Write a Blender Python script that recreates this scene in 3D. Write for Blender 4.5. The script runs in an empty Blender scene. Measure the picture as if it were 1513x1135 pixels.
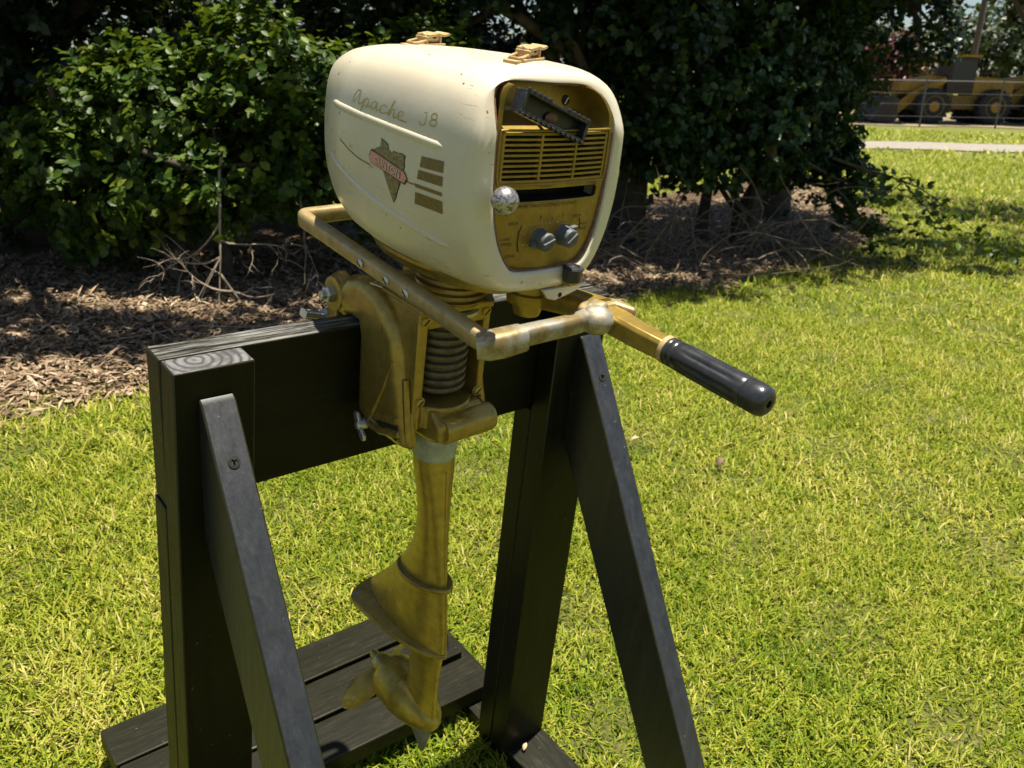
import bpy, bmesh, math, random
import numpy as np
from mathutils import Matrix, Vector

random.seed(7)
rng = np.random.default_rng(11)
scene = bpy.context.scene
col = scene.collection

# ------------------------------------------------------------------ camera, sky, sun, exposure
CAM_H = 1.18813
RG = [[0.9998157, 0.0064320, 0.0180879], [0.0191974, -0.3349851, -0.9420278], [0.0, 0.9422015, -0.3350468]]
r_, d_, f_ = (Vector(a) for a in RG)
cam_data = bpy.data.cameras.new('camera')
cam = bpy.data.objects.new('camera', cam_data)
col.objects.link(cam)
cm = Matrix.Identity(4)
for i in range(3):
    cm[i][0], cm[i][1], cm[i][2] = r_[i], -d_[i], -f_[i]
cm[2][3] = CAM_H
cam.matrix_world = cm
cam_data.sensor_width = 36.0
cam_data.lens = 1250.0 / 1513.0 * 36.0
cam_data.clip_start = 0.05
cam_data.clip_end = 2000.0
cam_data.dof.use_dof = True
cam_data.dof.focus_distance = 0.98
cam_data.dof.aperture_fstop = 12.0
scene.camera = cam

# frame of the leaning stand (built in millimetres, X along the beam, Y away, Z up)
A_ROT = np.array([[0.7635124, -0.6368407, 0.1071570], [0.6457425, 0.7549457, -0.1143399], [-0.0080814, 0.1564957, 0.9876456]])
A_ORG = np.array([-255.4346, -807.4420, 402.5457])
S = Matrix.Identity(4)
_t = -A_ROT @ A_ORG / 1000.0
for i in range(3):
    for j in range(3):
        S[i][j] = float(A_ROT[i, j])
    S[i][3] = float(_t[i])
S[2][3] += CAM_H

SUN_DIR = Vector(A_ROT @ np.array([0.10, 0.05, 1.0])).normalized()     # towards the sun, almost overhead
world = bpy.data.worlds.new('World')
scene.world = world
world.use_nodes = True
nt = world.node_tree
nt.nodes.clear()
sky = nt.nodes.new('ShaderNodeTexSky')
sky.sky_type = 'NISHITA'
sky.sun_disc = False
sky.sun_elevation = math.asin(SUN_DIR.z)
sky.sun_rotation = math.atan2(SUN_DIR.x, SUN_DIR.y)
bg = nt.nodes.new('ShaderNodeBackground')
bg.inputs['Strength'].default_value = 0.05
wo = nt.nodes.new('ShaderNodeOutputWorld')
nt.links.new(sky.outputs[0], bg.inputs[0])
nt.links.new(bg.outputs[0], wo.inputs[0])
sun_data = bpy.data.lights.new('sun', 'SUN')
sun_data.energy = 5.0
sun_data.angle = math.radians(0.55)
sun_data.color = (1.0, 0.93, 0.80)
sun = bpy.data.objects.new('sun', sun_data)
col.objects.link(sun)
sun.rotation_euler = SUN_DIR.to_track_quat('Z', 'Y').to_euler()
scene.view_settings.view_transform = 'Standard'
scene.view_settings.look = 'None'
scene.view_settings.exposure = 1.15
scene.view_settings.gamma = 1.0
scene.view_settings.use_curve_mapping = False
scene.cycles.max_bounces = 6
scene.cycles.diffuse_bounces = 3
scene.cycles.glossy_bounces = 3
scene.cycles.transmission_bounces = 3

# ------------------------------------------------------------------ helpers
def tag(o, label=None, cat=None, group=None, kind=None):
    if label: o['label'] = label
    if cat: o['category'] = cat
    if group: o['group'] = group
    if kind: o['kind'] = kind
    return o

def empty(name, mat=None, loc=None):
    o = bpy.data.objects.new(name, None)
    o.empty_display_size = 0.1
    col.objects.link(o)
    if mat is not None: o.matrix_world = mat
    if loc is not None: o.location = loc
    return o

class MB:
    """collects shapes into one mesh; unit is the caller's"""
    def __init__(s): s.v, s.f, s.m = [], [], []
    def add(s, vs, fs, mi=0):
        b = len(s.v)
        s.v += [tuple(map(float, p)) for p in vs]
        s.f += [tuple(i + b for i in f) for f in fs]
        s.m += [mi] * len(fs)
        return s
    def box(s, x0, x1, y0, y1, z0, z1, mi=0, top=None):
        vs = [(x0,y0,z0),(x1,y0,z0),(x1,y1,z0),(x0,y1,z0),(x0,y0,z1),(x1,y0,z1),(x1,y1,z1),(x0,y1,z1)]
        b = len(s.f)
        s.add(vs, [(0,3,2,1),(4,5,6,7),(0,1,5,4),(1,2,6,5),(2,3,7,6),(3,0,4,7)], mi)
        if top is not None: s.m[b + 1] = top
        return s
    def obox(s, c, ax, ay, az, hx, hy, hz, mi=0):
        c, ax, ay, az = Vector(c), Vector(ax).normalized(), Vector(ay).normalized(), Vector(az).normalized()
        vs = [c + ax*hx*a + ay*hy*b + az*hz*d for d in (-1, 1) for a, b in ((-1,-1),(1,-1),(1,1),(-1,1))]
        return s.add(vs, [(0,3,2,1),(4,5,6,7),(0,1,5,4),(1,2,6,5),(2,3,7,6),(3,0,4,7)], mi)
    def prism(s, poly, axis, a, b, mi=0):
        """poly: 2-D points; axis 0: (y,z) extruded along x, 1: (x,z) along y, 2: (x,y) along z"""
        def mk(p, t):
            return {0: (t, p[0], p[1]), 1: (p[0], t, p[1]), 2: (p[0], p[1], t)}[axis]
        n = len(poly)
        vs = [mk(p, a) for p in poly] + [mk(p, b) for p in poly]
        fs = [tuple(range(n))[::-1], tuple(range(n, 2*n))] + [(i, (i+1) % n, n + (i+1) % n, n + i) for i in range(n)]
        return s.add(vs, fs, mi)
    def loft(s, rings, cap0=True, cap1=True, mi=0):
        n = len(rings[0])
        vs = [p for r in rings for p in r]
        fs = []
        for k in range(len(rings) - 1):
            for i in range(n):
                j = (i + 1) % n
                fs.append((k*n + i, k*n + j, (k+1)*n + j, (k+1)*n + i))
        if cap0: fs.append(tuple(range(n))[::-1])
        if cap1: fs.append(tuple((len(rings)-1)*n + i for i in range(n)))
        return s.add(vs, fs, mi)
    def tube(s, path, radii, seg=10, sq=None, mi=0, caps=True):
        """round (or squarish, sq = (a, b) half sizes factors) tube along a polyline"""
        path = [Vector(p) for p in path]
        if not hasattr(radii, '__len__'): radii = [radii] * len(path)
        rings = []
        up = Vector((0, 0, 1))
        t0 = (path[1] - path[0]).normalized()
        if abs(t0.dot(up)) > 0.95: up = Vector((0, 1, 0))
        nrm = (up - t0 * up.dot(t0)).normalized()
        for i, p in enumerate(path):
            if i == 0: t = path[1] - p
            elif i == len(path) - 1: t = p - path[i-1]
            else: t = (path[i+1] - p).normalized() + (p - path[i-1]).normalized()
            t.normalize()
            nrm = (nrm - t * nrm.dot(t)).normalized()
            bn = t.cross(nrm)
            ring = []
            for k in range(seg):
                a = 2 * math.pi * (k + 0.5) / seg
                ca, sa = math.cos(a), math.sin(a)
                if sq:
                    e = 0.55
                    ca = math.copysign(abs(ca) ** e, ca) * sq[0]
                    sa = math.copysign(abs(sa) ** e, sa) * sq[1]
                ring.append(p + (nrm * ca + bn * sa) * radii[i])
            rings.append(ring)
        return s.loft(rings, caps, caps, mi)
    def lathe(s, origin, axis, prof, seg=24, mi=0, caps=True):
        """prof: (distance along axis, radius)"""
        o, ax = Vector(origin), Vector(axis).normalized()
        u = ax.orthogonal().normalized(); w = ax.cross(u)
        rings = []
        for d, r in prof:
            rings.append([o + ax*d + (u*math.cos(2*math.pi*k/seg) + w*math.sin(2*math.pi*k/seg))*max(r, 1e-3) for k in range(seg)])
        return s.loft(rings, caps, caps, mi)
    def ball(s, c, rx, ry=None, rz=None, seg=20, rg=12, mi=0):
        ry = ry or rx; rz = rz or rx
        rings = []
        for k in range(rg + 1):
            a = math.pi * k / rg
            rr = max(math.sin(a), 0.002)
            rings.append([(c[0] + rx*rr*math.cos(2*math.pi*i/seg), c[1] + ry*rr*math.sin(2*math.pi*i/seg), c[2] - rz*math.cos(a)) for i in range(seg)])
        return s.loft(rings, True, True, mi)
    def build(s, name, mats, parent=None, org=(0, 0, 0), sc=1.0, smooth=40.0, bevel=0.0, seg=2, matrix=None, recalc=True):
        me = bpy.data.meshes.new(name)
        o_ = np.array(org)
        me.from_pydata([tuple((np.array(p) - o_) * sc) for p in s.v], [], s.f)
        if not isinstance(mats, (list, tuple)): mats = [mats]
        for m in mats: me.materials.append(m)
        me.polygons.foreach_set('material_index', s.m)
        bm = bmesh.new(); bm.from_mesh(me)
        if recalc: bmesh.ops.recalc_face_normals(bm, faces=bm.faces)
        if smooth:
            lim = math.radians(smooth)
            for f in bm.faces: f.smooth = True
            for e in bm.edges:
                e.smooth = not (len(e.link_faces) == 2 and e.calc_face_angle(0) > lim)
        bm.to_mesh(me); bm.free()
        o = bpy.data.objects.new(name, me)
        col.objects.link(o)
        if parent: o.parent = parent
        if matrix is not None: o.matrix_world = matrix
        if bevel:
            b = o.modifiers.new('bevel', 'BEVEL')
            b.width = bevel * sc; b.segments = seg; b.limit_method = 'ANGLE'; b.angle_limit = math.radians(35)
        return o

def np_mesh(name, verts, faces, mats, parent=None, attr=None, smooth=False, mat_idx=None):
    """big meshes: verts (N,3), faces (M,k) arrays, attr: dict name -> per-vertex floats"""
    me = bpy.data.meshes.new(name)
    nv, (nf, k) = len(verts), faces.shape
    me.vertices.add(nv); me.vertices.foreach_set('co', np.ascontiguousarray(verts, dtype=np.float32).ravel())
    me.loops.add(nf * k); me.loops.foreach_set('vertex_index', np.ascontiguousarray(faces, dtype=np.int32).ravel())
    me.polygons.add(nf); me.polygons.foreach_set('loop_start', np.arange(0, nf * k, k, dtype=np.int32))
    if mat_idx is not None: me.polygons.foreach_set('material_index', mat_idx.astype(np.int32))
    if smooth: me.polygons.foreach_set('use_smooth', np.ones(nf, dtype=bool))
    if not isinstance(mats, (list, tuple)): mats = [mats]
    for m in mats: me.materials.append(m)
    for n, a in (attr or {}).items():
        at = me.attributes.new(n, 'FLOAT', 'POINT')
        at.data.foreach_set('value', np.ascontiguousarray(a, dtype=np.float32))
    me.update(calc_edges=True)
    me.validate()
    o = bpy.data.objects.new(name, me)
    col.objects.link(o)
    if parent: o.parent = parent
    return o

# ------------------------------------------------------------------ materials
class NT:
    def __init__(s, name):
        s.mat = bpy.data.materials.new(name)
        s.mat.use_nodes = True
        s.t = s.mat.node_tree
        s.t.nodes.clear()
        s.out = s.t.nodes.new('ShaderNodeOutputMaterial')
        s.p = s.t.nodes.new('ShaderNodeBsdfPrincipled')
        s.t.links.new(s.p.outputs[0], s.out.inputs[0])
    def n(s, typ, **kw):
        nd = s.t.nodes.new('ShaderNode' + typ)
        for k, v in kw.items():
            if k in nd.inputs: nd.inputs[k].default_value = v
            else: setattr(nd, k, v)
        return nd
    def l(s, a, b): s.t.links.new(a, b)
    def coord(s, scale=(1, 1, 1), rot=(0, 0, 0), loc=(0, 0, 0)):
        tc = s.n('TexCoord'); mp = s.n('Mapping')
        mp.inputs['Scale'].default_value = scale
        mp.inputs['Rotation'].default_value = rot
        mp.inputs['Location'].default_value = loc
        s.l(tc.outputs['Object'], mp.inputs[0])
        return mp.outputs[0]
    def noise(s, vec, scale, detail=5, rough=0.6, dist=0.0):
        nd = s.n('TexNoise')
        nd.inputs['Scale'].default_value = scale
        nd.inputs['Detail'].default_value = detail
        nd.inputs['Roughness'].default_value = rough
        nd.inputs['Distortion'].default_value = dist
        if vec is not None: s.l(vec, nd.inputs['Vector'])
        return nd.outputs[0]
    def ramp(s, fac, stops, interp='LINEAR'):
        r = s.n('ValToRGB')
        r.color_ramp.interpolation = interp
        el = r.color_ramp.elements
        while len(el) > 1: el.remove(el[-1])
        el[0].position = stops[0][0]; el[0].color = (*stops[0][1], 1)
        for p, c in stops[1:]:
            e = el.new(p); e.color = (*c, 1)
        s.l(fac, r.inputs[0])
        return r.outputs[0]
    def mix(s, fac, a, b, blend='MIX'):
        m = s.n('Mix', data_type='RGBA', blend_type=blend)
        if hasattr(fac, 'is_output'): s.l(fac, m.inputs[0])
        else: m.inputs[0].default_value = fac
        for i, x in ((6, a), (7, b)):
            if hasattr(x, 'is_output'): s.l(x, m.inputs[i])
            else: m.inputs[i].default_value = (*x, 1)
        return m.outputs[2]
    def math(s, op, a, b=None):
        m = s.n('Math', operation=op)
        for i, x in ((0, a), (1, b)):
            if x is None: continue
            if hasattr(x, 'is_output'): s.l(x, m.inputs[i])
            else: m.inputs[i].default_value = x
        return m.outputs[0]
    def bump(s, hgt, strength=0.3, dist=0.001):
        b = s.n('Bump')
        b.inputs['Strength'].default_value = strength
        b.inputs['Distance'].default_value = dist
        s.l(hgt, b.inputs['Height'])
        s.l(b.outputs[0], s.p.inputs['Normal'])
    def set(s, **kw):
        for k, v in kw.items():
            k = k.replace('_', ' ')
            if hasattr(v, 'is_output'): s.l(v, s.p.inputs[k])
            elif k == 'Base Color': s.p.inputs[k].default_value = (*v, 1)
            else: s.p.inputs[k].default_value = v
        return s
BW = lambda a: (a, a, a)

def plain(name, c, rough=0.5, metal=0.0, var=0.25, scale=120.0, bump=0.0):
    m = NT(name)
    v = m.coord()
    nz = m.noise(v, scale, 6, 0.65)
    c2 = tuple(x * (1 - var) for x in c); c3 = tuple(min(1, x * (1 + var)) for x in c)
    m.set(Base_Color=m.ramp(nz, [(0.3, c2), (0.7, c3)]), Metallic=metal,
          Roughness=m.ramp(m.noise(v, scale * 0.4, 4), [(0.3, BW(max(0.05, rough - 0.1))), (0.7, BW(rough + 0.1))]))
    if bump: m.bump(nz, bump, 0.0006)
    return m.mat

def cream_paint():
    m = NT('cream_enamel')
    v = m.coord()
    big = m.noise(v, 9, 4, 0.6)
    base = m.ramp(big, [(0.3, (0.55, 0.505, 0.375)), (0.7, (0.62, 0.575, 0.435))])
    # warm aged blush
    base = m.mix(m.ramp(m.noise(v, 5, 3), [(0.45, BW(0)), (0.75, BW(0.5))]), base, (0.56, 0.44, 0.32))
    fine = m.noise(v, 60, 8, 0.7)
    base = m.mix(m.ramp(fine, [(0.55, BW(0)), (0.75, BW(0.22))]), base, (0.40, 0.34, 0.20))
    # scratches and chips: stretched noise gated by a patch mask
    sv = m.coord((55, 22, 160), (0.6, 0.35, 0.2))
    scr = m.noise(sv, 1.0, 5, 0.65, 1.4)
    patch = m.noise(m.coord((1, 1, 1), (0, 0, 0), (0.9, 0.35, 0.2)), 13, 3, 0.6)
    mask = m.math('MULTIPLY', m.ramp(scr, [(0.60, BW(0)), (0.63, BW(0.75))]), m.ramp(patch, [(0.55, BW(0)), (0.60, BW(1))]))
    base = m.mix(mask, base, (0.26, 0.27, 0.27))
    spots = m.noise(v, 95, 2, 0.4)
    sm = m.ramp(spots, [(0.755, BW(0)), (0.775, BW(1))])
    base = m.mix(sm, base, (0.12, 0.075, 0.035))
    m.set(Base_Color=base, Roughness=m.ramp(fine, [(0.3, BW(0.24)), (0.7, BW(0.38))]), Coat_Weight=0.15, Coat_Roughness=0.25)
    h = m.math('ADD', m.noise(v, 22, 3), m.math('MULTIPLY', mask, -0.6))
    m.bump(h, 0.22, 0.0012)
    return m.mat

def gold_paint(name='gold_hammered_paint', c=(0.27, 0.175, 0.035), wear=0.0, rough=0.33, soft=0.08):
    m = NT(name)
    v = m.coord()
    nz = m.noise(v, 70, 7, 0.65)
    a = tuple(x * 0.72 for x in c); b = tuple(x * 1.18 for x in c)
    base = m.ramp(nz, [(0.3, a), (0.7, b)])
    dirt = m.noise(v, 26, 6, 0.7)
    base = m.mix(m.ramp(dirt, [(0.58, BW(0)), (0.78, BW(0.4))]), base, (0.12, 0.092, 0.03))
    dust = m.noise(v, 300, 3, 0.5)
    base = m.mix(m.ramp(dust, [(0.70, BW(0)), (0.76, BW(0.7))]), base, (0.45, 0.38, 0.22))
    metal = 0.55
    if wear:
        w = m.noise(v, 34, 7, 0.72)
        wm = m.ramp(w, [(0.62 - wear, BW(0)), (0.62 - wear + soft, BW(1))])
        base = m.mix(wm, base, (0.40, 0.38, 0.32))
        mm = m.math('ADD', m.math('MULTIPLY', wm, 0.25), 0.55)
        m.set(Metallic=mm)
    else: m.set(Metallic=metal)
    m.set(Base_Color=base, Roughness=m.ramp(dirt, [(0.3, BW(rough - 0.06)), (0.75, BW(rough + 0.16))]))
    m.bump(nz, 0.09, 0.0006)
    return m.mat

def wood(name, scale, rot=(0, 0, 0), worn=0.0, base=0.0075, spec=0.16, bmp=0.22, tint=None):
    """black stained lumber; scale stretches the grain along the piece"""
    m = NT(name)
    v = m.coord(scale, rot)
    g = m.noise(v, 1.0, 8, 0.62, 0.6)
    fine = m.noise(m.coord(tuple(x * 3.5 for x in scale), rot), 1.0, 6, 0.7)
    dark = (base * 0.9, base * 0.90, base * 0.35); mid = (base * 1.5, base * 1.46, base * 0.6)  # black stain leans olive: green bounce from the lawn put into the colour
    if tint: dark = tuple(base*0.8*x for x in tint); mid = tuple(base*1.7*x for x in tint)
    c = m.ramp(g, [(0.35, dark), (0.65, mid)])
    p = m.noise(m.coord((6, 6, 6)), 1.0, 4, 0.6)
    c = m.mix(m.ramp(p, [(0.5, BW(0)), (0.8, BW(0.35))]), c, (0.020, 0.020, 0.013))
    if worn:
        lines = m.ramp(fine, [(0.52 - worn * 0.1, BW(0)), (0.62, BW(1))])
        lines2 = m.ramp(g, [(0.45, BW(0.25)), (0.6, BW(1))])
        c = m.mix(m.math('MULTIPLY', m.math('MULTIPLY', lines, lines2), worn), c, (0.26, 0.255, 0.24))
    kn = m.n('TexVoronoi'); kn.inputs['Scale'].default_value = 1.0; m.l(m.coord((scale[0]*0.16 + 3, scale[1]*0.16 + 3, scale[2]*0.16 + 3), rot), kn.inputs['Vector'])
    c = m.mix(m.ramp(kn.outputs['Distance'], [(0.06, BW(0.75)), (0.13, BW(0))]), c, (0.003, 0.003, 0.002))
    du = m.noise(m.coord((14, 14, 14)), 1.0, 7, 0.75)
    c = m.mix(m.ramp(du, [(0.55, BW(0)), (0.8, BW(0.14))]), c, (0.055, 0.050, 0.035))
    # pale nicks and dust specks
    sp = m.noise(m.coord((180, 180, 180)), 1.0, 2, 0.4)
    c = m.mix(m.ramp(sp, [(0.755, BW(0)), (0.79, BW(0.6))]), c, (0.16, 0.15, 0.11))
    m.set(Base_Color=c, Roughness=m.ramp(fine, [(0.3, BW(0.34)), (0.75, BW(0.50))]), Specular_IOR_Level=spec)
    m.bump(m.math('ADD', g, m.math('MULTIPLY', fine, 0.6)), bmp, 0.0016)
    return m.mat

def end_grain():
    m = NT('end_grain_rings')
    v = m.coord((1, 1, 1), (0, 0, 0), (0.281, -0.088, 0))
    w = m.n('TexWave', wave_type='RINGS', rings_direction='Z', wave_profile='SIN')
    w.inputs['Scale'].default_value = 34.0
    w.inputs['Distortion'].default_value = 2.6
    w.inputs['Detail'].default_value = 3.0
    w.inputs['Detail Scale'].default_value = 1.2
    m.l(v, w.inputs['Vector'])
    c = m.ramp(w.outputs[1], [(0.0, (0.02, 0.02, 0.022)), (0.12, (0.05, 0.05, 0.052)), (0.3, (0.095, 0.093, 0.095)), (1.0, (0.14, 0.136, 0.135))])
    nz = m.noise(m.coord(), 240, 5, 0.7)
    c = m.mix(m.ramp(nz, [(0.5, BW(0)), (0.7, BW(0.5))]), c, (0.05, 0.05, 0.05))
    c = m.mix(m.ramp(m.noise(m.coord(), 40, 5, 0.65), [(0.45, BW(0)), (0.62, BW(0.8))]), c, (0.028, 0.028, 0.026))
    m.set(Base_Color=c, Roughness=0.7)
    m.bump(w.outputs[1], 0.3, 0.0008)
    return m.mat

def aluminium(name='bare_aluminium', c=(0.56, 0.54, 0.49), pit=0.3, rough=0.36, sc=180, th=0.58):
    m = NT(name)
    v = m.coord()
    a = m.noise(v, sc, 6, 0.7); b = m.noise(v, 45, 5, 0.65)
    base = m.ramp(b, [(0.3, tuple(x * 0.75 for x in c)), (0.7, c)])
    base = m.mix(m.ramp(a, [(th, BW(0)), (th + 0.1, BW(pit))]), base, (0.10, 0.09, 0.075))
    m.set(Base_Color=base, Metallic=0.75, Roughness=m.ramp(a, [(0.3, BW(rough - 0.08)), (0.7, BW(rough + 0.18))]))
    m.bump(a, 0.25, 0.0005)
    return m.mat

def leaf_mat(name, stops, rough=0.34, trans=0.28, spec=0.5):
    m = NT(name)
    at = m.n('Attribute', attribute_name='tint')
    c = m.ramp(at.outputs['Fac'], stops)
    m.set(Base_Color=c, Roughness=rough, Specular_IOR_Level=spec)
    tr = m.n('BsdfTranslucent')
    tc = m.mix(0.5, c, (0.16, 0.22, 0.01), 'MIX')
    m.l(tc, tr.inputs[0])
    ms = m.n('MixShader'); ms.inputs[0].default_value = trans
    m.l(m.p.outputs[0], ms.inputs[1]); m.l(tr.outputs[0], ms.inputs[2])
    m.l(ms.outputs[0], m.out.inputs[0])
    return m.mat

M_CREAM = cream_paint()
M_GOLD = gold_paint(c=(0.36, 0.25, 0.055), rough=0.30)
M_LEG = gold_paint('gold_leg_paint', (0.47, 0.335, 0.055), wear=-0.085, rough=0.29)
M_GOLDW = gold_paint('gold_paint_worn', (0.38, 0.27, 0.06), wear=0.06)
M_BAR = gold_paint('gold_paint_bar', (0.40, 0.30, 0.135), wear=0.015, rough=0.42)
M_BARW = gold_paint('gold_paint_rubbed_bar', (0.25, 0.18, 0.075), wear=0.20, soft=0.16, rough=0.45)
M_PANEL = gold_paint('gold_panel_paint', (0.30, 0.20, 0.038), rough=0.38)
M_ALU = aluminium()
M_BALL = aluminium('pitted_chrome', (0.50, 0.48, 0.47), 0.92, 0.30, 330, 0.47)
M_KNOB = plain('grey_plastic', (0.070, 0.080, 0.084), 0.6, 0, 0.35, 90)
M_RUBBER = plain('black_rubber', (0.018, 0.019, 0.021), 0.42, 0, 0.4, 160, 0.1)
M_GRIP = plain('black_grip', (0.020, 0.021, 0.023), 0.30, 0, 0.3, 140)
M_DARK = plain('dark_cavity', (0.012, 0.010, 0.006), 0.8)
M_BROWN = plain('brown_gasket', (0.16, 0.085, 0.045), 0.75, 0, 0.45, 150)
M_RUST = plain('dusty_bellows', (0.11, 0.088, 0.05), 0.6, 0.35, 0.5, 110, 0.2)
M_PRIMER = plain('bare_primer', (0.36, 0.37, 0.31), 0.5, 0.25, 0.3, 60)
M_STEEL = aluminium('zinc_steel', (0.66, 0.64, 0.60), 0.35, 0.28)
M_LATCH = plain('tan_latch_paint', (0.42, 0.29, 0.13), 0.5, 0.15, 0.45, 160, 0.2)
M_DECAL = plain('gold_decal', (0.36, 0.27, 0.05), 0.4, 0.2, 0.3, 300)
M_DECALD = plain('dark_gold_decal', (0.15, 0.11, 0.028), 0.4, 0.1, 0.3, 260)
M_ARROW = plain('stone_print', (0.19, 0.16, 0.065), 0.45, 0, 0.75, 330)
M_PINK = plain('faded_red_banner', (0.62, 0.27, 0.22), 0.5, 0, 0.2, 200)
M_INK = plain('black_ink', (0.02, 0.017, 0.012), 0.5)
M_WHITE = plain('pale_print', (0.75, 0.66, 0.50), 0.5, 0, 0.1)
M_WOODX = wood('stained_wood_beam', (7, 60, 60))
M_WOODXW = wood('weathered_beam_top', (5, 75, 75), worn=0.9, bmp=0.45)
M_WOODZ = wood('stained_wood_post', (60, 60, 6))
M_WOODZW = wood('weathered_post_edge', (70, 70, 6), worn=0.35)
M_WOODB = wood('stained_wood_brace', (60, 60, 6), (math.radians(-32), 0, 0), worn=0.02, base=0.012, spec=0.55, bmp=0.08, tint=(0.95, 1.05, 1.15))  # bluish tint puts the sky's reflection into the brace colour
M_WOODY = wood('stained_wood_runner', (60, 7, 60), worn=0.08)
M_WOODP = wood('stained_wood_plank', (6, 60, 60), worn=0.03)
M_EDGE = wood('rubbed_arris', (30, 30, 30), worn=0.0, base=0.013, spec=0.3, bmp=0.1)
M_END = end_grain()

# ------------------------------------------------------------------ terrain
PS = np.array([-0.1669, 1.0426]); GN = np.array([0.1072, -0.1143, 0.9876])
def terrain(x, y):
    x = np.asarray(x, float); y = np.asarray(y, float)
    dx, dy = x - PS[0], y - PS[1]
    w = 1.0 / (1.0 + (dx*dx + dy*dy) / 9.0)
    return -(GN[0]*dx + GN[1]*dy) / GN[2] * w

MULCH_X = np.array([-8.0, -3.0, -1.56, -1.37, -1.22, -0.71, 0.39, 0.92, 1.73, 2.87, 3.5, 3.9])
MULCH_Y = np.array([0.6, 1.55, 2.36, 2.50, 2.72, 3.28, 4.28, 4.68, 5.46, 6.9, 8.2, 12.0])
def wob(x, y):
    return 0.06*np.sin(7.1*x + 1.3*y) + 0.05*np.sin(15.3*x - 9.1*y + 1.0) + 0.03*np.sin(31*x + 23*y)
def mulch_w(x, y):
    """1 inside the leaf-litter bed, 0 on the lawn"""
    d = y - np.interp(x, MULCH_X, MULCH_Y) + wob(x, y)
    back = np.interp(x, MULCH_X, MULCH_Y) + 4.2 - y
    s = np.clip(d / 0.22 * 0.5 + 0.5, 0, 1) * np.clip(back / 0.4, 0, 1) * np.clip((3.75 - x) / 0.3 , 0, 1)
    return s * s * (3 - 2 * s)

def axis_pts(lo, hi, step, far, grow=1.22):
    a = list(np.arange(lo, hi + 1e-6, step))
    s = step
    while a[-1] < far: s *= grow; a.append(a[-1] + s)
    s = step
    while a[0] > -far: s *= grow; a.insert(0, a[0] - s)
    return np.array(a)
gx = axis_pts(-4.5, 6.0, 0.07, 600); gy = axis_pts(-1.0, 10.5, 0.07, 600)
X, Y = np.meshgrid(gx, gy)
Z = terrain(X, Y)
mw = mulch_w(X, Y)
near = (np.abs(X) < 8) & (Y < 14) & (Y > -2)
Z = Z + np.where(near, 0.006*np.sin(9*X + 4*Y) + 0.005*np.sin(17*Y - 11*X) + 0.010*mw*np.sin(23*X)*np.sin(19*Y), 0)
nx, ny = len(gx), len(gy)
idx = np.arange(nx*ny).reshape(ny, nx)
quads = np.stack([idx[:-1, :-1], idx[:-1, 1:], idx[1:, 1:], idx[1:, :-1]], -1).reshape(-1, 4)

def ground_mat():
    m = NT('lawn_soil_and_litter')
    at = m.n('Attribute', attribute_name='mulch')
    tc = m.n('TexCoord')
    big = m.noise(tc.outputs['Object'], 0.45, 4, 0.6)
    mid = m.noise(tc.outputs['Object'], 7.0, 6, 0.7)
    fine = m.noise(tc.outputs['Object'], 130.0, 6, 0.75)
    g = m.ramp(mid, [(0.3, (0.09, 0.11, 0.016)), (0.5, (0.20, 0.20, 0.045)), (0.7, (0.36, 0.31, 0.12))])
    g = m.mix(m.ramp(big, [(0.35, BW(0)), (0.7, BW(0.5))]), g, (0.17, 0.22, 0.032))
    g = m.mix(m.ramp(fine, [(0.42, BW(0.85)), (0.56, BW(0))]), g, (0.040, 0.045, 0.012))
    b = m.ramp(fine, [(0.3, (0.030, 0.018, 0.010)), (0.5, (0.10, 0.062, 0.034)), (0.72, (0.24, 0.155, 0.085))])
    m.set(Base_Color=m.mix(at.outputs['Fac'], g, b), Roughness=0.9, Specular_IOR_Level=0.2)
    m.bump(m.math('ADD', fine, mid), 0.9, 0.02)
    return m.mat
ground = np_mesh('ground', np.stack([X, Y, Z], -1).reshape(-1, 3), quads, ground_mat(), attr={'mulch': mw.ravel()}, smooth=True)
tag(ground, kind='structure')

def sheet(name, x0, x1, y0, y1, m, dz, ragged=0.0, n=120):
    xs = np.concatenate([np.linspace(x0, x1, n)])
    rows = 4
    vs, fs = [], []
    for k in range(rows + 1):
        t = k / rows
        for i, x in enumerate(xs):
            y = y0 + (y1 - y0)*t + (ragged*(math.sin(x*1.7 + k) + 0.6*math.sin(x*4.3 + 2*k)) if k in (0, rows) else 0)
            vs.append((x, y, float(terrain(x, y)) + dz + (0.0 if k in (0, rows) else 0.01)))
    for k in range(rows):
        for i in range(n - 1):
            a = k*n + i; fs.append((a, a+1, a+n+1, a+n))
    b = MB(); b.add(vs, fs)
    return tag(b.build(name, m, smooth=80), kind='structure')
def gravel_mat(name, a, b):
    m = NT(name); tc = m.n('TexCoord')
    nz = m.noise(tc.outputs['Object'], 9, 8, 0.75)
    m.set(Base_Color=m.ramp(nz, [(0.3, a), (0.7, b)]), Roughness=0.95)
    m.bump(nz, 0.6, 0.02)
    return m.mat
sheet('path', -60, 70, 18.2, 20.9, gravel_mat('pale_gravel', (0.17, 0.15, 0.125), (0.28, 0.25, 0.21)), 0.02, 0.12)
sheet('dirt_yard', 4, 70, 31.0, 48.0, gravel_mat('sandy_dirt', (0.15, 0.115, 0.065), (0.26, 0.21, 0.125)), 0.02, 0.4)

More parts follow.
